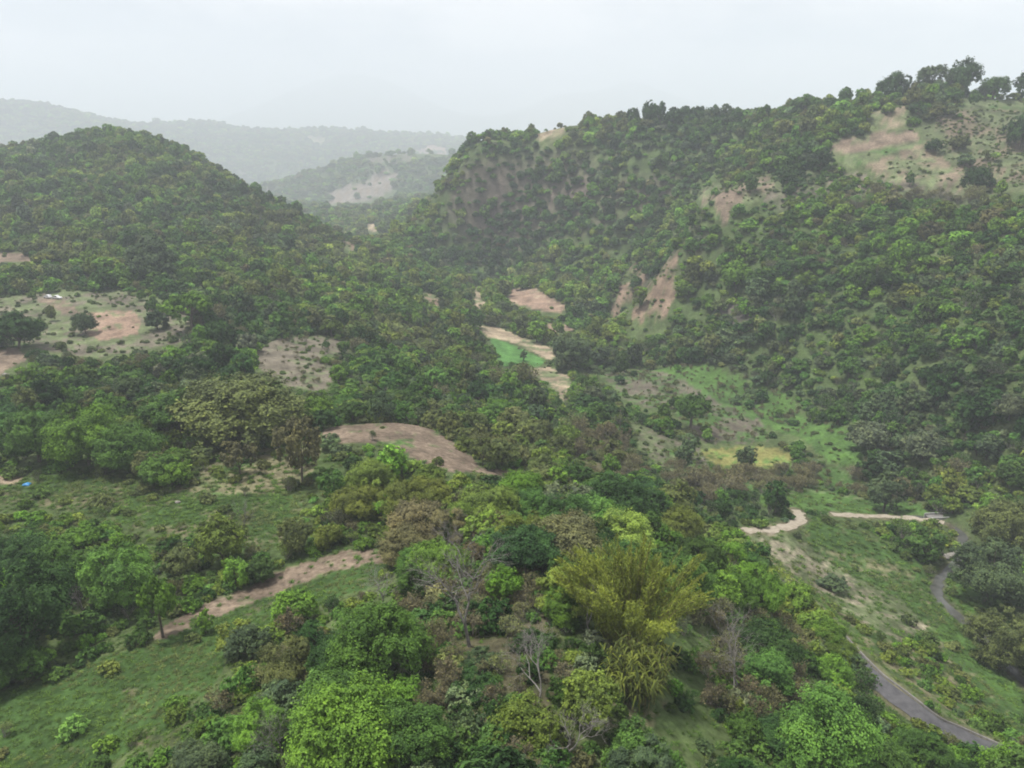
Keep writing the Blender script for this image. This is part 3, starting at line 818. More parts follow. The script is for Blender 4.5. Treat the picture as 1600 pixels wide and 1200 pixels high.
# --- trees and plants that stand out: bearing of the foot, form, crown radius, height factor, tint, label
STAND_OUT = [
 (552,1212,'dome',4.3,1.05,'bright-green','big bright green tree at the bottom edge beside a bare white-limbed tree'),
 (640,1190,'dome',2.9,1.0,'mid-green','mid green tree tucked right of the big bright green tree'),
 (918,1128,'round',2.5,1.0,'yellow-green','rounded yellow-green tree in front of the giant reed clump'),
 (960,838,'dome',6.4,1.0,'dark-green','broad dark green tree group standing just behind the bamboo clump'),
 (1018,828,'round',4.6,.95,'dark-green','dark green round tree right of the broad dark tree behind the bamboo'),
 (888,822,'open',4.6,1.0,'silvery-green','silvery grey-leaved tree left of the dark trees behind the bamboo'),
 (376,688,'dome',13.0,.72,'olive','great spreading olive umbrella tree in the middle of the left side'),
 (285,690,'flat',8.0,1.0,'mid-green','flat-topped green tree at the left shoulder of the great umbrella tree'),
 (140,728,'dome',6.6,1.15,'bright-green','light green domed tree in the row beyond the upper left meadow'),
 (62,722,'round',6.4,1.0,'mid-green','round mid green tree at the left end of the row beyond the meadow'),
 (205,735,'dome',6.0,1.0,'mid-green','broad green tree between the light domed tree and the umbrella tree'),
 (255,996,'flat',2.7,2.0,'bright-green','lone bright-topped tree with a crooked bare stem on the lower meadow'),
 (322,990,'tall',1.25,1.1,'bright-green','slim green sapling standing alone on the lower meadow'),
 (392,1030,'dome',2.9,.85,'grey-green','dark bushy tree at the right rim of the lower meadow'),
 (30,1030,'round',6.4,1.05,'dark-green','large dark green tree at the left edge above the lower meadow'),
 (96,935,'dome',4.5,1.15,'mid-green','layered green tree rising over the hedge at the left'),
 (350,880,'round',3.9,1.1,'yellow-green','pale yellow-green rounded tree behind the hedge of the brown strip'),
 (462,862,'round',3.0,1.0,'olive','olive rounded tree at the upper end of the brown strip hedge'),
 (472,752,'open',4.6,1.7,'brownish','tall brownish tree with a straight pale trunk left of the ploughed terrace'),
 (376,742,'open',4.2,1.0,'brownish','reddish brown airy tree below the great umbrella tree'),
 (892,580,'round',9.2,1.05,'grey-green','very large dark round tree beside the sandy plot on the valley floor'),
 (742,512,'round',5.6,1.1,'mid-green','lollipop-shaped green tree on the sandy path above the crop field'),
 (818,564,'tall',1.9,1.2,'grey-green','small dark tree standing alone in the bright green crop field'),
 (1165,732,'tall',3.3,.95,'grey-green','dark conical tree in front of the yellow-green field'),
 (1078,672,'flat',6.6,1.3,'mid-green','wide green tree on the edge of the dry maize field'),
 (1355,705,'dome',6.0,1.0,'silvery-green','pale grey blossoming tree at the foot of the right slope'),
 (1440,720,'dome',5.6,1.0,'silvery-green','second silvery tree right of the grey blossoming one'),
 (1380,800,'tall',4.6,1.0,'grey-green','dark upright tree behind the flat meadow at the stream'),
 (1560,868,'round',7.8,1.0,'olive','large olive tree above the stream at the right edge'),
 (1538,945,'round',7.2,1.05,'grey-green','tall grey-green tree overhanging the stream bend at the right'),
 (1560,1045,'round',6.4,.95,'olive','broad olive tree at the right edge below the stream'),
 (1300,920,'round',2.5,.6,'grey-green','dark round bush-like tree alone in the pale strip field'),
 (530,600,'round',3.2,1.0,'bright-green','small vivid green tree on the edge of the dry scrub patch'),
 (242,440,'dome',11.5,1.1,'grey-green','huge dark tree on the left hillside behind the clearing'),
 (30,545,'dome',8.4,.95,'dark-green','dark tree at the left edge below the two white cars'),
 (135,522,'dome',5.0,1.0,'grey-green','dark rounded tree beside the bare earth below the cars'),
 (300,520,'flat',8.5,1.2,'bright-green','broad light green tree at the right end of the dry clearing'),
 (1386,152,'dome',11.0,1.0,'dark-green','dark domed tree on the right skyline above the hilltop fields'),
 (1440,172,'round',10.5,1.0,'grey-green','tall dark tree right of the domed skyline tree'),
 (1488,150,'dome',11.5,1.15,'dark-green','highest dark tree on the right skyline'),
 (1537,160,'dome',9.0,.9,'mid-green','lighter green tree in the grassy gap of the right skyline'),
 (1592,165,'round',10.0,1.1,'dark-green','dark tree at the right edge of the skyline'),
 (1594,232,'dome',9.0,1.2,'dark-green','dark tree at the right edge below the skyline trees'),
 (1130,176,'dome',8.0,.95,'grey-green','rounded tree on the skyline right of the row of dark trees'),
 (1252,158,'dome',6.5,1.0,'mid-green','small rounded skyline tree beside the lime green gap'),
 (1525,300,'dome',7.0,1.0,'dark-green','dark tree at the lower corner of the tan hilltop plot'),
 (1458,238,'dome',4.2,1.0,'dark-green','dark little tree on the edge between the two hilltop plots'),
 (1421,292,'tall',2.6,1.2,'mid-green','slim dark tree standing on the tan hilltop plot'),
 (1172,302,'tall',4.2,1.0,'mid-green','green tree on the brown plot at the brow of the right slope'),
 (1150,455,'dome',8.5,1.1,'bright-green','vivid green tree on the shoulder beside the right-hand cliff'),
]
ORD = ['first', 'second', 'third', 'fourth', 'fifth', 'sixth', 'seventh', 'eighth', 'ninth', 'tenth', 'eleventh', 'twelfth', 'thirteenth', 'fourteenth', 'fifteenth', 'sixteenth', 'seventeenth', 'eighteenth', 'nineteenth', 'twentieth', 'twenty-first', 'twenty-second', 'twenty-third', 'twenty-fourth']
TREE_GROUP, BUSH_GROUP = 'trees of the near slopes and the valley', 'bushes of the near slopes'
def crest(px):
    """the top of the right-hand ridge in a bearing"""
    u = (px - 800) / 1208.0
    ys = np.linspace(420, 900, 400)
    k = int(np.argmax((sample(GZ, u * ys, ys)) / ys))
    y = ys[k] * .99
    return u * y, y, float(sample(GZ, u * y, y))
STOOD = []            # x, y, radius of what is planted by hand
for k, (px, py, form, R, h, tint, lab) in enumerate(STAND_OUT):
    x, y, z = crest(px) if 'skyline' in lab and 'below' not in lab else ground(px, py)
    pxr = R / math.hypot(y, z) * 735
    plant('tree', x, y, form, 20 + k % 5, R, TINTS[tint], 'hero' if pxr > 26 else ('near' if pxr > 12 else 'mid'), lab, 'tree', TREE_GROUP, h)
    STOOD.append((x, y, R))

# the row of dark trees on the skyline, and the slender trees lining the crop field
for k, (px, py, R, h) in enumerate([(988,188,6.0,1.5),(1012,186,6.2,1.7),(1030,184,6.0,1.65),(1050,184,6.6,1.2),(1068,182,7.0,1.15),(1086,180,6.6,1.15),(1103,180,5.6,1.1)]):
    x, y, z = crest(px)
    nth = ('first', 'second', 'third', 'fourth', 'fifth', 'sixth', 'seventh')[k]
    plant('tree', x, y, 'dome', 20 + k % 5, R, TINTS['dark-green'], 'mid', 'dark tree, %s from the left in the row on the hill crest' % nth, 'tree', TREE_GROUP, h)
    STOOD.append((x, y, R))
for k, (px, py) in enumerate(sorted([(690,486),(702,496),(716,505),(724,516),(734,524),(744,534),(753,545),(760,560),(770,570),(676,510),(664,500),(690,520),(706,528),(654,520)])):
    x, y, z = ground(px, py)
    plant('slender_tree', x, y, 'slim', 20 + k % 3, RNG.uniform(1.5, 2.1), TINTS['grey-green'] * RNG.uniform(.8, 1.15), 'mid',
          'slender dark tree left of the bright green crop field, %s of the row from left' % ORD[k], 'tree', 'slender trees beside the crop field', RNG.uniform(.85, 1.15))
    STOOD.append((x, y, 1.8))

# --- leafless trees: branches only, grey and pale
for k, (px, py, R, h, lab) in enumerate([
  (446,1190,3.4,1.0,'leafless white-limbed tree left of the big bright green tree'),
  (735,1010,5.6,.9,'wide spreading leafless grey tree in the middle of the near ridge'),
  (840,1110,4.6,.9,'leafless grey tree with fine twigs in front of the spreading one'),
  (1140,1090,4.4,.9,'leafless grey tree half hidden right of the reed clump'),
  (700,870,3.8,1.0,'leafless twiggy tree above the right end of the brown strip'),
  (383,838,2.6,2.3,'tall thin leafless tree with a white stem in the upper left meadow'),
  (128,965,2.4,1.0,'small leafless tree in the hedge at the left'),
  (600,950,3.0,.9,'small leafless tree by the right rim of the lower meadow'),
  (925,1000,3.2,1.0,'leafless tree at the left foot of the bamboo clump'),
  (1215,935,3.4,.8,'leafless grey tree right of the bamboo clump above the road'),
  (655,1080,2.8,.9,'low leafless tree above the mid green tree near the bottom edge'),
  (885,1190,3.2,.9,'leafless tree at the bottom edge below the fine-twigged one')]):
    x, y, z = ground(px, py)
    o = empty('bare_tree', (x, y, z + CAM_Z - .1), (R, R, R * h), k * 1.3, label=lab, category='tree', group='leafless trees')
    V, F, tips = branches_np(400 + k, levels=7, spread=.46, up=.45, ratio=.80, start=.50, r0=.030)
    rad = np.linalg.norm(V[:, :2], axis=1)
    # the stem and the boughs are two parts
    nst = 15
    fm = (F.max(1) < nst)
    for nm, msk in (('trunk', fm), ('branches', ~fm)):
        FF = F[msk]; used, inv = np.unique(FF.ravel(), return_inverse=True)
        link(nm, mesh_np(nm, V[used], inv.reshape(FF.shape), [M_PALEBARK], None, True), o)
    STOOD.append((x, y, R * .55))

# --- the bamboo clump: arching culms with feathery leaf sprays
def bamboo(px, py, R, H, label):
    x, y, z = ground(px, py)
    o = empty('bamboo_clump', (x, y, z + CAM_Z), label=label, category='bamboo')
    rng = np.random.default_rng(8)
    culms, P, Nn, S, LV = [], [], [], [], []
    plumes = [(rng.uniform(0, 6.283), math.sqrt(rng.random()), rng.uniform(.8, 1.12)) for _ in range(30)]
    for k in range(230):
        pa, pq, ph = plumes[k % 30]
        a = pa + rng.normal() * .13; q = np.clip(pq + rng.normal() * .06, 0, 1)
        base = np.array((math.cos(a), math.sin(a), 0)) * q * R * .34
        out = np.array((math.cos(a), math.sin(a), 0))
        L = H * ph * rng.uniform(.78, 1.04) * (1 - .16 * q)
        reach = R * (.06 + .62 * q) * rng.uniform(.85, 1.12)
        t = np.linspace(0, 1, 9)
        path = base + out * (reach * t ** 1.9)[:, None] + np.array((0, 0, 1.)) * (L * (t - .10 * t ** 4))[:, None] + rng.normal(size=3) * .1
        culms.append(tube_np(path, .055 * (1 - .85 * t) + .008, 4))
        nl = 200
        tt = .20 + .80 * rng.random(nl) ** .75
        c = np.stack([np.interp(tt, t, path[:, i]) for i in range(3)], 1)
        w = .12 + .75 * np.sin(np.clip(tt, 0, 1) * math.pi)
        off = rng.normal(size=(nl, 3)) * np.array((.42, .42, .45)) * w[:, None]
        P.append(c + off)
        nn = rng.normal(size=(nl, 3)) * .7 + out * .5 + np.array((0, 0, .35)); Nn.append(nn / np.linalg.norm(nn, axis=1)[:, None])
        S.append(rng.uniform(.16, .36, nl)); LV.append(np.clip(rng.normal(size=nl) * .16 + .28 + .5 * rng.random() * np.ones(nl), 0, 1))
    V, F = merge(culms)
    link('culms', mesh_np('culms', V, F, [noise_mat('bamboo_culm', (.16, .15, .05), (.26, .23, .08), 2)], None, True), o)
    P, Nn, S, LV = map(np.concatenate, (P, Nn, S, LV))
    # leaves hang along the culm: elongated upright diamonds
    n = len(P); up = np.array((0, 0, 1.)) + rng.normal(size=(n, 3)) * .30 + P * np.array((.10, .10, 0))
    t_ = up - Nn * (up * Nn).sum(1)[:, None]; t_ /= np.linalg.norm(t_, axis=1)[:, None]
    b_ = np.cross(Nn, t_)
    Vq = np.stack([P - t_ * S[:, None], P + b_ * S[:, None] * .14, P + t_ * S[:, None], P - b_ * S[:, None] * .14], 1).reshape(-1, 3)
    me = mesh_np('leaf_sprays', Vq, np.arange(4 * n).reshape(-1, 4), [M_LEAF]); set_lv(me, LV)
    c = link('leaf_sprays', me, o); c['tint'] = [.172, .228, .048]
    STOOD.append((x, y, R * 1.0))
bamboo(985, 1010, 8.6, 13.0, 'big yellow-green bamboo clump fanning out on the near ridge')

# --- the giant reed clump in front of it: long arching blades
def reeds(px, py, R, H, label, nst=70, seed=4):
    x, y, z = ground(px, py)
    o = empty('reed_clump', (x, y, z + CAM_Z), label=label, category='reeds')
    rng = np.random.default_rng(seed)
    st, V, F, lv = [], [], [], []
    for k in range(nst):
        a = rng.uniform(0, 6.283); q = math.sqrt(rng.random())
        out = np.array((math.cos(a), math.sin(a), 0))
        p0 = out * q * R * .5; L = H * rng.uniform(.6, 1.05); t = np.linspace(0, 1, 5)
        path = p0 + out * (R * .45 * q * t ** 2)[:, None] + np.array((0, 0, 1.)) * (L * t)[:, None]
        st.append(tube_np(path, .03 * (1 - .7 * t) + .008, 4))
        c0 = rng.uniform(.1, .9)
        for b in range(13):
            tt = rng.uniform(.25, 1.0)
            p = np.array([np.interp(tt, t, path[:, i]) for i in range(3)])
            a2 = rng.uniform(0, 6.283); d = np.array((math.cos(a2), math.sin(a2), 0)); s = np.array((-d[1], d[0], 0))
            Lb = rng.uniform(.9, 1.7); w = .085
            q1 = p + d * Lb * .45 + np.array((0, 0, Lb * .34)); q2 = p + d * Lb + np.array((0, 0, -Lb * rng.uniform(-.15, .35)))
            i0 = len(V)
            V += [p - s * w * .5, p + s * w * .5, q1 + s * w, q1 - s * w, q2 + s * w * .15, q2 - s * w * .15]
            F += [(i0, i0 + 1, i0 + 2, i0 + 3), (i0 + 3, i0 + 2, i0 + 4, i0 + 5)]
            c = np.clip(c0 + rng.normal() * .2, 0, 1); lv += [c, c]
    v, f = merge(st)
    link('stalks', mesh_np('stalks', v, f, [noise_mat('reed_stalk', (.17, .15, .06), (.30, .26, .12), 2)], None, True), o)
    me = mesh_np('blades', np.array(V), np.array(F), [M_LEAF]); set_lv(me, lv)
    c = link('blades', me, o); c['tint'] = [.085, .115, .030]
    STOOD.append((x, y, R * .8))
reeds(1000, 1085, 4.2, 5.2, 'clump of giant reeds with long arching blades below the bamboo', 95)

# --- every other plant: jittered grids by distance
def jitter_grid(y0, y1, step, umax=.80):
    xs, ys = [], []
    y = y0
    while y < y1:
        x = np.arange(-umax * y - 10, umax * y + 10, step)
        xs.append(x + RNG.uniform(-.5, .5, len(x)) * step); ys.append(y + RNG.uniform(-.5, .5, len(x)) * step)
        y += step
    return np.concatenate(xs), np.concatenate(ys)

def clear_of_stood(x, y, r, k=.62):
    ok = np.ones(len(x), bool)
    for sx, sy, sr in STOOD:
        ok &= (x - sx) ** 2 + (y - sy) ** 2 > ((sr + r) * k) ** 2
    return ok

def pick_tint(x, y):
    """species drift over the land: index into a palette plus brightness"""
    a = fbm(x / 60, y / 60, 101, 3) + RNG.normal(size=len(x)) * .42
    b = fbm(x / 90, y / 90, 107, 3) + RNG.normal(size=len(x)) * .38
    far_shift = .20 * smooth(260, 480, y)                 # choice leans to paler, yellower tints with distance ahead
    a = a + far_shift; b = b + far_shift * .8
    names = np.full(len(x), 'mid-green', dtype='<U14')
    names[a < -.34] = 'dark-green'
    names[a > .22] = 'bright-green'
    names[(a > .56)] = 'yellow-green'
    names[(b > .40)] = 'olive'
    names[(b > .40) & (a < -.1)] = 'grey-green'
    names[(b < -1.0)] = 'brownish'
    names[(b < -.62) & (a < -.45)] = 'silvery-green'
    return names

RATIO = GZ / GY
def hides(x, y, top):
    """whether a plant of height TOP would stand before a field, track or cliff that is open to view"""
    out = np.zeros(len(x), bool)
    here = PATCH[np.clip(((np.log(y) - S0) / (S1 - S0) * (NS - 1)).astype(int), 0, NS - 1), np.clip(((x / y - U0) / (U1 - U0) * (NU - 1)).astype(int), 0, NU - 1)]
    for f in (.3, .6, .95):
        t = (sample(GZ, x, y) + top * f) / y
        for a in range(0, len(x), 3000):
            b = slice(a, a + 3000)
            j = np.clip(((x[b] / y[b] - U0) / (U1 - U0) * (NU - 1)).round().astype(int), 0, NU - 1)
            i0 = ((np.log(y[b]) - S0) / (S1 - S0) * (NS - 1)).astype(int) + 1
            for dj in (-.75, 0, .75):
              jj = np.clip(j + (dj * top[b] * .45 / y[b] / (U1 - U0) * (NU - 1)).round().astype(int), 0, NU - 1)
              hit = (RATIO[:, jj] >= t[b][None, :]) & (np.arange(NS)[:, None] > i0[None, :])
              i = np.argmax(hit, axis=0)
              p = np.where(hit.any(0), PATCH[i, jj], -1)
              out[b] |= (p >= 0) & (p != here[b])
    return out & (RNG.random(len(x)) > .03)

trees = []     # x, y, R, tint name
for y0, y1, step, r0 in ((30, 130, 4.3, 2.6), (130, 330, 4.5, 2.5), (330, 950, 5.2, 2.9), (950, 1700, 8.5, 4.6), (1700, 3200, 13, 7.0), (3200, 7000, 21, 11.5)):
    x, y = jitter_grid(y0, y1, step)
    keep = RNG.random(len(x)) < sample(TREES, x, y)
    x, y = x[keep], y[keep]
    R = r0 * np.clip(np.exp(RNG.normal(size=len(x)) * .36), .4, 1.65)
    keep = clear_of_stood(x, y, R) & seen(x, y, 2.2 * R, .012 + 3.0 / y)
    x, y, R = x[keep], y[keep], R[keep]
    keep = ~hides(x, y, 2.2 * R); x, y, R = x[keep], y[keep], R[keep]
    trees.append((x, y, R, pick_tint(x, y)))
# trees along the camera side of the climbing road
_T = np.gradient(ROAD_L[:, :2], axis=0); _T /= np.linalg.norm(_T, axis=1)[:, None]
_v = np.where(ROAD_L[:, 0] / ROAD_L[:, 1] < .60)[0][::4]
_x = ROAD_L[_v, 0] + _T[_v, 1] * 4.9 + RNG.normal(size=len(_v)) * .4; _y = ROAD_L[_v, 1] - _T[_v, 0] * 4.9 + RNG.normal(size=len(_v)) * .4
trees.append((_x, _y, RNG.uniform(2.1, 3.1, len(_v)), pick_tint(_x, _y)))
TX, TY, TR, TT = (np.concatenate([t[k] for t in trees]) for k in range(4))
bushes = []
for y0, y1, step, r0 in ((26, 130, 1.9, 1.0), (130, 240, 2.5, 1.15), (240, 540, 2.9, 1.5), (540, 860, 5.0, 2.2)):
    x, y = jitter_grid(y0, y1, step)
    keep = RNG.random(len(x)) < sample(BUSH, x, y)
    x, y = x[keep], y[keep]
    R = r0 * np.exp(RNG.normal(size=len(x)) * .33)
    R = np.where((sample(PATCH.astype(float), x, y) > -.5) & (y > 180), R * .5, R)
    keep = seen(x, y, 1.2 * R, .01 + 3.0 / y) & clear_of_stood(x, y, R * .3, .55)
    x, y, R = x[keep], y[keep], R[keep]
    keep = ~hides(x, y, 1.1 * R); x, y, R = x[keep], y[keep], R[keep]
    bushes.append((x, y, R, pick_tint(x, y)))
# the overgrown verge that hides the road where it climbs away
_T = np.gradient(ROAD_L[:, :2], axis=0); _T /= np.linalg.norm(_T, axis=1)[:, None]
_v = ROAD_L[:, 0] / ROAD_L[:, 1] < .59
_x = np.concatenate([(ROAD_L[_v, 0] - _T[_v, 1] * q) for q in (-3.0, -4.6)]); _y = np.concatenate([(ROAD_L[_v, 1] + _T[_v, 0] * q) for q in (-3.0, -4.6)])
_r = RNG.uniform(1.9, 3.0, len(_x)); _k = RNG.random(len(_x)) < .6
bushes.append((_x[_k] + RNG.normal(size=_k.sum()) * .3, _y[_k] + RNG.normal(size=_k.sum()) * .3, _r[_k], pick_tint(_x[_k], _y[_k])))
BX, BY, BR, BT = (np.concatenate([t[k] for t in bushes]) for k in range(4))

# --- landmarks that name the places
PLACES = [
 (60,1150,'at the bottom left corner'), (90,1110,'on the lower left meadow'), (230,1060,'on the green of the lower meadow'), (330,1150,'at the near rim of the lower meadow'),
 (60,960,'around the large dark tree at the left edge'), (200,930,'in the left hedge of the lower meadow'), (380,895,'in the hedge above the brown strip'), (30,850,'at the left edge below the upper meadow'),
 (130,850,'in the thicket between the two left meadows'), (300,810,'in the upper left meadow'), (60,690,'in the row beyond the upper left meadow'), (250,700,'left of the great umbrella tree'), (420,700,'below the great umbrella tree'),
 (370,600,'behind the great umbrella tree'), (540,640,'just behind the ploughed terrace'), (560,740,'on the slope below the ploughed terrace'), (680,780,'in the wood facing the ploughed terrace'), (560,820,'in the dark wood above the brown strip'),
 (820,720,'at the right tip of the ploughed terrace'), (780,830,'on the crest of the central wood'), (880,780,'behind the bamboo clump'), (680,900,'right of the brown strip'), (480,1010,'at the right rim of the lower meadow'),
 (640,1000,'on the near ridge above the bright tree'), (760,960,'around the spreading bare tree'), (850,920,'left of the bamboo clump'), (520,1100,'above the big bright green tree'), (750,1150,'at the bottom middle'), (880,1100,'left of the reed clump'),
 (950,1180,'below the reed clump'), (1090,1130,'right of the reed clump'), (1100,960,'right of the bamboo clump'), (1200,1150,'on the bank left of the road'), (1250,1020,'above the hidden bend of the road'), (1330,1150,'beside the asphalt road'),
 (1480,1060,'between the road and the strip fields'), (1250,900,'along the hedge of the pale strip field'), (1150,850,'where the dirt track starts'), (1450,880,'between the strip fields and the stream'), (1560,960,'beyond the stream at the right edge'),
 (1540,800,'at the stream below the right slope'), (1350,760,'behind the flat meadow at the stream'), (1180,770,'behind the curving dirt track'), (1050,760,'in the valley left of the track'), (950,700,'in the valley wood'), (1000,640,'beside the dry maize field'),
 (1580,700,'low on the right hillside'), (720,640,'beyond the ploughed terrace'), (800,600,'below the bright crop field'), (150,610,'on the left between clearing and tree row'), (640,560,'in the wood left of the crop field'),
]
PL = np.array([ground(p[0], p[1])[:2] for p in PLACES])
ORD = ['first', 'second', 'third', 'fourth', 'fifth', 'sixth', 'seventh', 'eighth', 'ninth', 'tenth', 'eleventh', 'twelfth', 'thirteenth', 'fourteenth', 'fifteenth', 'sixteenth', 'seventeenth', 'eighteenth', 'nineteenth', 'twentieth', 'twenty-first', 'twenty-second', 'twenty-third', 'twenty-fourth']

def choose(X, Y, R, n, hfac):
    """the n that show largest, inside the frame and not hidden by the land"""
    Z = sample(GZ, X, Y)
    u, t = X / Y, (Z + R * hfac * .6) / Y
    py = 600 - FPX * np.tan(np.arctan(t) + PITCH)
    px = 800 + FPX * u * (CP_ + SP_ * (600 - py) / FPX)
    ok = (px > -20) & (px < 1620) & (py > 60) & (py < 1225) & seen(X, Y, R * hfac, -.002, HOR0)
    size = np.where(ok, R / np.hypot(Y, Z), 0)
    idx = np.argsort(-size)[:n]
    return idx[size[idx] > 0], px, size

def describe(idx, px, X, Y, R, T, F, kind, big, small):
    """a label for each: size, tint, form, place and, among look-alikes, its turn from the left"""
    keys = {}
    for i in idx:
        p = int(np.argmin((np.log(PL[:, 1]) - math.log(Y[i])) ** 2 + (PL[:, 0] / PL[:, 1] - X[i] / Y[i]) ** 2))
        s = 'big' if R[i] > big else ('small' if R[i] < small else 'medium')
        k = '%s %s %s %s %s' % (s, T[i], F[i], kind, PLACES[p][2])
        keys.setdefault(k, []).append(i)
    out = {}
    for k, m in keys.items():
        m = sorted(m, key=lambda i: px[i])
        if len(m) == 1: out[m[0]] = k.replace('medium ', '')
        else:
            for j, i in enumerate(m):
                out[i] = '%s, %s from left' % (k.replace('medium ', ''), ORD[min(j, 23)])
    return out

FORM_W = {'dome': 'domed', 'round': 'rounded', 'tall': 'upright', 'open': 'airy', 'flat': 'flat-topped', 'bush': 'leafy'}
_fr = RNG.random(len(TX))
TF = np.where(_fr < .42, 'dome', np.where(_fr < .66, 'round', np.where(_fr < .80, 'open', np.where(_fr < .90, 'flat', 'tall'))))
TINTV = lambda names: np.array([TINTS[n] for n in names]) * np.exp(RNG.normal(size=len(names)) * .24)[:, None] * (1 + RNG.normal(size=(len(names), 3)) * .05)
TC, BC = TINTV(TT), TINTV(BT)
t_idx, t_px, _ = choose(TX, TY, TR, 250, 2.0)
lab = describe(t_idx, t_px, TX, TY, TR, TT, [FORM_W[f] for f in TF], 'tree', 3.3, 2.2)
for n, i in enumerate(t_idx):
    pxr = TR[i] / math.hypot(TY[i], 60) * 735
    plant('tree', TX[i], TY[i], str(TF[i]), n % 4, TR[i], TC[i], 'hero' if pxr > 19 else 'near', lab[i], 'tree', TREE_GROUP, RNG.uniform(.85, 1.2))
b_idx, b_px, _ = choose(BX, np.where(BY < 240, BY, 5e3), BR, 300, 1.0)
lab = describe(b_idx, b_px, BX, BY, BR, BT, ['leafy'] * len(BX), 'bush', 1.9, 1.45)
for n, i in enumerate(b_idx):
    plant('bush', BX[i], BY[i], 'bush', n % 5, BR[i], BC[i], 'mid' if BR[i] / math.hypot(BY[i], 60) * 735 < 20 else 'near', lab[i].replace('leafy bush', 'bush'), 'bush', BUSH_GROUP, RNG.uniform(.85, 1.25))

# --- the mass of the wood, the scrub and the grass: too many to count
def library(name, meshes):
    c = bpy.data.collections.new(name)
    for k, me in enumerate(meshes):
        c.objects.link(bpy.data.objects.new('%s_%02d' % (name, k), me))
    return c

def mass(name, coll, X, Y, scl, idx, tint, label, sink=.05):
    n = len(X)
    Z = sample(GZ, X, Y) + CAM_Z - sink * scl[:, 2]
    me = bpy.data.meshes.new(name)
    me.vertices.add(n); me.vertices.foreach_set('co', np.c_[X, Y, Z].astype(np.float32).ravel())
    def att(nm, ty, v, key):
        a = me.attributes.new(nm, ty, 'POINT'); a.data.foreach_set(key, np.ascontiguousarray(v, dtype=np.int32 if ty == 'INT' else np.float32).ravel())
    att('idx', 'INT', idx, 'value'); att('scl', 'FLOAT_VECTOR', scl, 'vector'); att('tint', 'FLOAT_VECTOR', tint, 'vector')
    att('rot', 'FLOAT_VECTOR', np.c_[RNG.normal(size=n) * .06, RNG.normal(size=n) * .06, RNG.uniform(0, 6.283, n)], 'vector')
    o = link(name, me, kind='stuff', label=label)
    g = bpy.data.node_groups.new(name + '_nodes', 'GeometryNodeTree')
    g.interface.new_socket('Geometry', in_out='INPUT', socket_type='NodeSocketGeometry')
    g.interface.new_socket('Geometry', in_out='OUTPUT', socket_type='NodeSocketGeometry')
    N, L = g.nodes, g.links
    gi, go = N.new('NodeGroupInput'), N.new('NodeGroupOutput')
    ci = N.new('GeometryNodeCollectionInfo'); ci.inputs['Collection'].default_value = coll
    ci.inputs['Separate Children'].default_value = True; ci.inputs['Reset Children'].default_value = True
    ip = N.new('GeometryNodeInstanceOnPoints'); ip.inputs['Pick Instance'].default_value = True
    def named(nm, ty):
        a = N.new('GeometryNodeInputNamedAttribute'); a.data_type = ty; a.inputs['Name'].default_value = nm; return a.outputs['Attribute']
    L.new(gi.outputs[0], ip.inputs['Points']); L.new(ci.outputs[0], ip.inputs['Instance'])
    L.new(named('idx', 'INT'), ip.inputs['Instance Index']); L.new(named('scl', 'FLOAT_VECTOR'), ip.inputs['Scale']); L.new(named('rot', 'FLOAT_VECTOR'), ip.inputs['Rotation'])
    L.new(ip.outputs[0], go.inputs[0])
    md = o.modifiers.new('plants', 'NODES'); md.node_group = g
    return o

LF = ['dome', 'round', 'open', 'flat', 'tall', 'dome']
lib_tree = library('wood', [whole(f, v, 'near') for v, f in enumerate(LF)] + [whole(f, v, 'mid') for v, f in enumerate(LF)] + [whole(f, v, 'far') for v, f in enumerate(LF)] + [brush(170 + v, 500, .06, 6, 2) for v in range(3)])
rest = np.ones(len(TX), bool); rest[t_idx] = False
X, Y, R, T_ = TX[rest], TY[rest], TR[rest], TC[rest]
fi = np.array([{'dome': 0, 'round': 1, 'open': 2, 'flat': 3, 'tall': 4}[f] for f in TF[rest]])
fi = np.where((fi == 0) & (RNG.random(len(fi)) < .5), 5, fi)
pr = R / Y * 735
mass('forest', lib_tree, X, Y, np.c_[R * RNG.uniform(.78, 1.25, len(R)), R * RNG.uniform(.78, 1.25, len(R)), R * RNG.uniform(.7, 1.3, len(R)) * np.where(Y > 950, .8, 1)], np.where((RNG.random(len(X)) < np.where(Y < 350, .13, .05)) & (Y < 700), 18 + RNG.integers(0, 3, len(X)), fi + np.where(pr > 17, 0, np.where(pr > 7, 6, 12))), T_, 'dense mixed wood covering the valley sides and far hills')

lib_bush = library('thicket', [whole('bush', v, 'near') for v in range(2)] + [whole('bush', v, 'mid') for v in range(3)] + [whole('bush', v, 'far') for v in range(3)] + [brush(70 + v) for v in range(3)])
rest = np.ones(len(BX), bool); rest[b_idx] = False
X, Y, R, T_, TN = BX[rest], BY[rest], BR[rest], BC[rest], BT[rest]
pr = R / Y * 735
k = RNG.integers(0, 3, len(X))
pt = sample(PATCH.astype(float), X, Y) > -.5
T_ = np.where((pt & (Y > 120))[:, None], T_ * .45 + C(.10, .135, .055) * .6, T_)
dry = ((TN == 'brownish') | (RNG.random(len(X)) < .08 + .8 * sample(DRYNESS, X, Y))) & (Y < 420)
T_ = np.where((dry & (sample(DRYNESS, X, Y) > .5))[:, None], T_ * .35 + C(.22, .195, .135) * .65, T_)
R = np.where(dry & ~pt, R * 1.45, R)
mass('scrub', lib_bush, X, Y, np.c_[R, R, R * RNG.uniform(.8, 1.3, len(R))], np.where(dry, 8 + k, np.where(pr > 16, k % 2, np.where(pr > 6, 2 + k, 5 + k))), T_, 'undergrowth of bushes and dry brush between the trees')

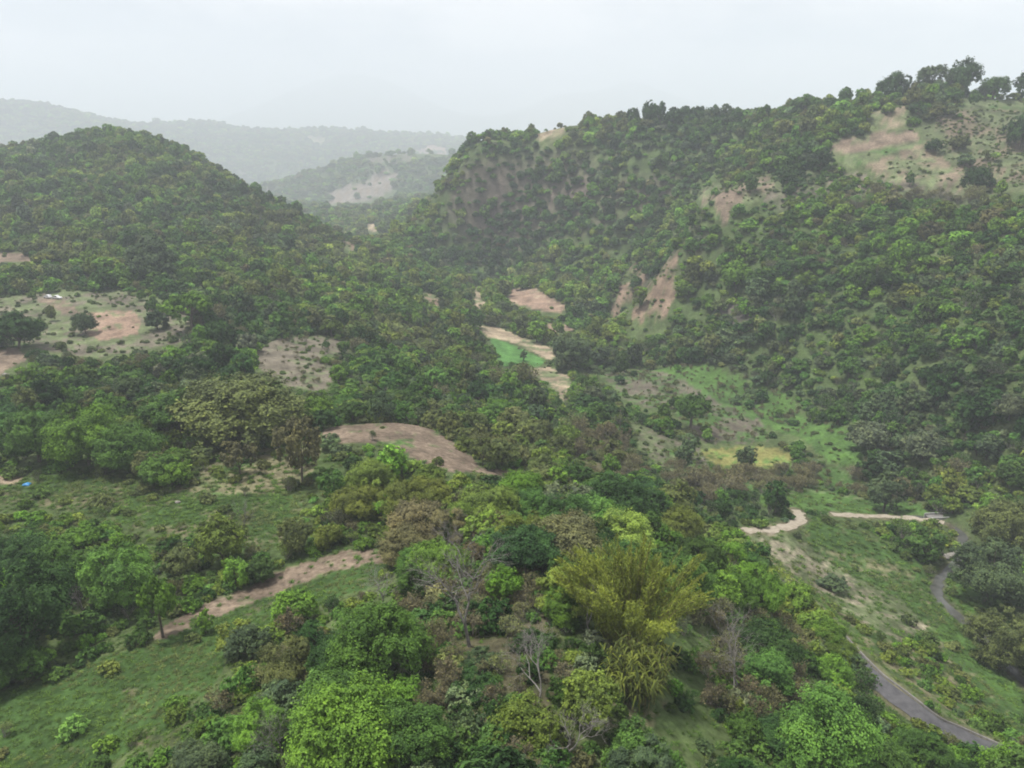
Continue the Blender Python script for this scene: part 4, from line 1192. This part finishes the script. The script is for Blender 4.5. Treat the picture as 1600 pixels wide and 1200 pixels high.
lib_grass = library('sward', [tuft(90 + v, 30, .55, .085, 1.0) for v in range(4)])
gx, gy = [], []
for y0, y1, step in ((28, 90, .85), (90, 150, 1.15), (150, 240, 1.8)):
    x, y = jitter_grid(y0, y1, step, .76)
    keep = RNG.random(len(x)) < sample(TUFT, x, y)
    gx.append(x[keep]); gy.append(y[keep])
X, Y = np.concatenate(gx), np.concatenate(gy)
R = RNG.uniform(.3, .85, len(X)) * np.clip(Y / 110, .7, 1.6)
gt = np.where((fbm(X / 7, Y / 7, 211, 3) + RNG.normal(size=len(X)) * .25 > .22)[:, None], DRY * .25 + GRASS * .8, np.where((fbm(X / 13, Y / 13, 217, 3) > 0)[:, None], GRASS * 1.1, LUSH * .85)) * np.exp(RNG.normal(size=len(X)) * .15)[:, None]
mass('grass', lib_grass, X, Y, np.c_[R, R, R * .8], RNG.integers(0, 4, len(X)), gt, 'rough tufted grass of the meadows and clearings')
# ------------------------------------------------------------------ small made things
def box_np(x0, x1, y0, y1, z0, z1):
    V = np.array([(x, y, z) for z in (z0, z1) for y in (y0, y1) for x in (x0, x1)], float)
    F = np.array([(0, 2, 3, 1), (4, 5, 7, 6), (0, 1, 5, 4), (2, 6, 7, 3), (0, 4, 6, 2), (1, 3, 7, 5)])
    return V, F

def plain(name, col, rough=.6, spec=.5, metal=0):
    m, N, L, B = new_mat(name)
    n = N.new('ShaderNodeTexNoise'); n.inputs['Scale'].default_value = 3.0
    r = N.new('ShaderNodeMixRGB'); r.inputs['Color1'].default_value = (*[c * .88 for c in col], 1); r.inputs['Color2'].default_value = (*col, 1)
    L.new(n.outputs['Fac'], r.inputs['Fac']); L.new(r.outputs[0], B.inputs['Base Color'])
    B.inputs['Roughness'].default_value = rough; B.inputs['Specular IOR Level'].default_value = spec; B.inputs['Metallic'].default_value = metal
    return m

M_WHITE, M_GLASS, M_TYRE, M_RIM = plain('white_paint', (.80, .80, .79), .3), plain('car_glass', (.03, .035, .04), .1, .8), plain('tyre', (.025, .025, .025), .9), plain('rim', (.45, .45, .46), .4, .5, .8)
M_LAMP, M_RED = plain('headlight', (.7, .7, .68), .2), plain('tail_light', (.35, .03, .02), .3)

def sweep_profile(pts, half, name, mat, inset=.0):
    """a car body: side outline swept across the width with tucked-in flanks"""
    pts = np.array(pts, float); n = len(pts)
    ys = [-half, -half * .9, half * .9, half]; sh = [.93, 1, 1, .93]
    c = pts.mean(0)
    V = np.concatenate([np.c_[c[0] + (pts[:, 0] - c[0]) * s, np.full(n, y), c[1] + (pts[:, 1] - c[1]) * (s if s < 1 else 1)] for y, s in zip(ys, sh)])
    V = np.concatenate([V, [(c[0], -half, c[1]), (c[0], half, c[1])]])
    F = []
    for k in range(3):
        for i in range(n):
            j = (i + 1) % n
            F.append((k * n + i, k * n + j, (k + 1) * n + j, (k + 1) * n + i))
    a, b = 4 * n, 4 * n + 1
    for i in range(n):
        j = (i + 1) % n
        F.append((a, j, i)); F.append((b, 3 * n + i, 3 * n + j))
    me = bpy.data.meshes.new(name); me.from_pydata(V.tolist(), [], F); me.materials.append(mat); me.update()
    return me

def wheel_mesh(r, w, name, mat, hub=False):
    n = 18; th = np.arange(n) * 2 * math.pi / n
    prof = [(-w / 2, r * .55), (-w / 2, r * .92), (-w / 3, r), (w / 3, r), (w / 2, r * .92), (w / 2, r * .55)] if not hub else [(-w * .42, 0.01), (-w * .42, r * .2), (-w * .3, r * .5), (-w * .44, r * .56), (w * .44, r * .56), (w * .3, r * .5), (w * .42, r * .2), (w * .42, .01)]
    V = np.concatenate([np.c_[np.cos(th) * q, np.full(n, y), np.sin(th) * q] for y, q in prof])
    F = []
    m = len(prof)
    for k in range(m if not hub else m - 1):
        for i in range(n):
            j = (i + 1) % n; k2 = (k + 1) % m
            F.append((k * n + i, k * n + j, k2 * n + j, k2 * n + i))
    me = bpy.data.meshes.new(name); me.from_pydata(V.tolist(), [], F); me.materials.append(mat); me.update()
    return me

def car(px, py, rz, label, pickup):
    x, y, z = ground(px, py)
    o = empty('parked_car', (x, y, z + CAM_Z), rz=rz, label=label, category='car', group='white cars on the clearing')
    if pickup:
        body = [(-2.5, .45), (-2.5, .98), (-.55, 1.0), (-.5, 1.72), (.55, 1.74), (1.05, 1.08), (2.3, .95), (2.5, .72), (2.5, .4)]
        cab = [(-.46, 1.08), (-.42, 1.64), (.5, 1.66), (.95, 1.10)]
    else:
        body = [(-2.2, .42), (-2.25, .95), (-1.95, 1.08), (-1.7, 1.66), (.2, 1.70), (.95, 1.08), (2.05, .93), (2.25, .68), (2.2, .38)]
        cab = [(-1.8, 1.12), (-1.58, 1.58), (.15, 1.62), (.78, 1.10)]
    link('body', sweep_profile(body, .86, 'body', M_WHITE), o)
    link('windows', sweep_profile(cab, .875, 'windows', M_GLASS), o)
    if pickup: 
        v, f = box_np(-2.4, -.62, -.72, .72, .985, 1.015); link('load_bed', mesh_np('load_bed', v, f, [M_TYRE]), o)
    for fx in (-1.42, 1.42):
        for sy in (-.78, .78):
            w = link('wheel', wheel_mesh(.36, .24, 'tyre', M_TYRE), o, (fx, sy, .36))
            link('rim', wheel_mesh(.36, .24, 'rim', M_RIM, True), w)
    for sy in (-.6, .6):
        v, f = box_np(2.18, 2.27 if not pickup else 2.52, sy - .2, sy + .2, .66, .84); link('headlight', mesh_np('headlight', v, f, [M_LAMP]), o)
        v, f = box_np(-2.27 if not pickup else -2.53, -2.1, sy - .12, sy + .12, .78, .95); link('tail_light', mesh_np('tail_light', v, f, [M_RED]), o)
    return o
car(75, 466, 2.7, 'white car parked on the clearing, the left one of two', False)
car(89, 467, -.25, 'white pickup parked on the clearing, right of the other car', True)

# blue tarpaulin crumpled on the grass
def tarp(px, py):
    x, y, z = ground(px, py)
    n = 12; g = np.linspace(-.75, .75, n); a, b = np.meshgrid(g, g * .7)
    h = .10 + .34 * np.exp(-(a ** 2 + b ** 2) * 2.2) + .10 * fbm(a * 3, b * 3, 5, 3)
    h[0, :] = h[-1, :] = .02; h[:, 0] = h[:, -1] = .02
    i, j = np.meshgrid(np.arange(n - 1), np.arange(n - 1), indexing='ij'); q = (i * n + j).ravel()
    me = mesh_np('tarpaulin', np.c_[a.ravel(), b.ravel(), h.ravel()], np.stack([q, q + 1, q + n + 1, q + n], -1), [plain('blue_plastic', (.03, .22, .48), .45)], None, True)
    link('tarpaulin', me, loc=(x, y, z + CAM_Z + .06), label='small blue tarpaulin lying at the left edge of the upper meadow', category='tarpaulin')
tarp(42, 758)

# the culvert where the track meets the stream
def culvert(px, py):
    x, y, z = ground(px, py)
    o = empty('culvert', (x, y, z + CAM_Z), rz=.1, label='small pale concrete culvert at the end of the straight dirt track', category='culvert')
    v, f = box_np(-3.2, 3.2, -1.4, 1.4, .25, .50); link('deck', mesh_np('deck', v, f, [M_CONCRETE]), o)
    for s in (-1.5, 1.28):
        v, f = box_np(-3.4, 3.4, s, s + .22, -.6, 1.0); link('parapet', mesh_np('parapet', v, f, [M_PARAPET]), o)
    for s in (-2.9, 2.5):
        v, f = box_np(s, s + .4, -1.25, 1.25, -1.0, .247); link('abutment', mesh_np('abutment', v, f, [M_CONCRETE]), o)
M_PARAPET = noise_mat('parapet', (.30, .30, .29), (.44, .44, .42), 1.0, .9)
culvert(1466, 810)

# boulders on the stream bank
def rock_mesh(seed):
    rng = np.random.default_rng(seed)
    nu, nv = 10, 7; V = []
    for i in range(nv):
        t = math.pi * i / (nv - 1)
        for j in range(nu):
            p = 2 * math.pi * j / nu
            d = np.array((math.sin(t) * math.cos(p), math.sin(t) * math.sin(p), math.cos(t)))
            r = 1 + .22 * math.sin(d[0] * 3.1 + seed) * math.cos(d[1] * 2.7 + seed * 2) + .12 * math.sin(d[2] * 5 + seed)
            V.append(d * r * np.array((1.2, .9, .7)))
    F = [(i * nu + j, (i + 1) * nu + j, (i + 1) * nu + (j + 1) % nu, i * nu + (j + 1) % nu) for i in range(nv - 1) for j in range(nu)]
    return mesh_np('boulder', np.array(V), np.array(F), [M_STONE], None, False)
M_STONE = noise_mat('boulder_stone', (.15, .14, .12), (.26, .245, .215), 1.5, .95, .4)
ROCKS = [rock_mesh(k) for k in range(4)]
SPOTS = [(1478,872,'first'),(1485,870,'second'),(1493,866,'third'),(1499,862,'fourth'),(1504,857,'fifth'),(1466,862,'sixth'),(1462,850,'seventh'),(1458,842,'eighth')]
for k, (px, py, nth) in enumerate(sorted(SPOTS)):
    x, y, z = ground(px, py)
    o = link('boulder', ROCKS[k % 4], loc=(x, y, z + CAM_Z + .3), label='pale boulder on the stream bank, %s from the left' % ORD[k], category='boulder', group='boulders on the stream bank')
    s = .7 + .35 * ((k * 37) % 5) / 4; o.scale = (s, s, s); o.rotation_euler = (0, 0, k * 1.7)
for px, py, s, lab_ in ((9, 586, .9, 'small white rock at the left edge below the dry clearing'), (278, 786, .45, 'small tan rock in the upper left meadow')):
    x, y, z = ground(px, py)
    o = link('boulder', ROCKS[1], loc=(x, y, z + CAM_Z + .2), label=lab_, category='boulder'); o.scale = (s, s, s)
# the pale stump
x, y, z = ground(286, 738)
V, F = tube_np([(0, 0, -.3), (.05, 0, 1.2), (-.15, .1, 2.6), (-.5, .1, 3.4)], [.42, .33, .28, .2], 8)
V2, F2 = tube_np([(-.1, .1, 2.3), (.4, .3, 3.0), (.6, .4, 3.6)], [.18, .13, .08], 6)
o = empty('tree_stump', (x, y, z + CAM_Z), label='pale broken tree stump below the great umbrella tree', category='stump')
link('stem', mesh_np('stem', V, F, [M_PALEBARK], None, True), o); link('bough', mesh_np('bough', V2, F2, [M_PALEBARK], None, True), o)

# ------------------------------------------------------------------ the hazy air
def haze():
    zmin, zmax = float(GZ.min()) + CAM_Z - 1.0, max(float(GZ.max()), 60) + CAM_Z + 15.0
    v, f = box_np(-22400, 22400, -500, 20000, zmin, zmax)
    m = bpy.data.materials.new('haze_air'); m.use_nodes = True
    N, L = m.node_tree.nodes, m.node_tree.links
    N.clear()
    out = N.new('ShaderNodeOutputMaterial'); pv = N.new('ShaderNodeVolumePrincipled')
    pv.inputs['Color'].default_value = (.85, .915, .99, 1)
    pv.inputs['Density'].default_value = 1 / 3900.0
    pv.inputs['Anisotropy'].default_value = 0.0
    L.new(pv.outputs[0], out.inputs['Volume'])
    link('haze', mesh_np('haze', v, f, [m]), kind='stuff', label='pale blue haze filling the valley air')
haze()
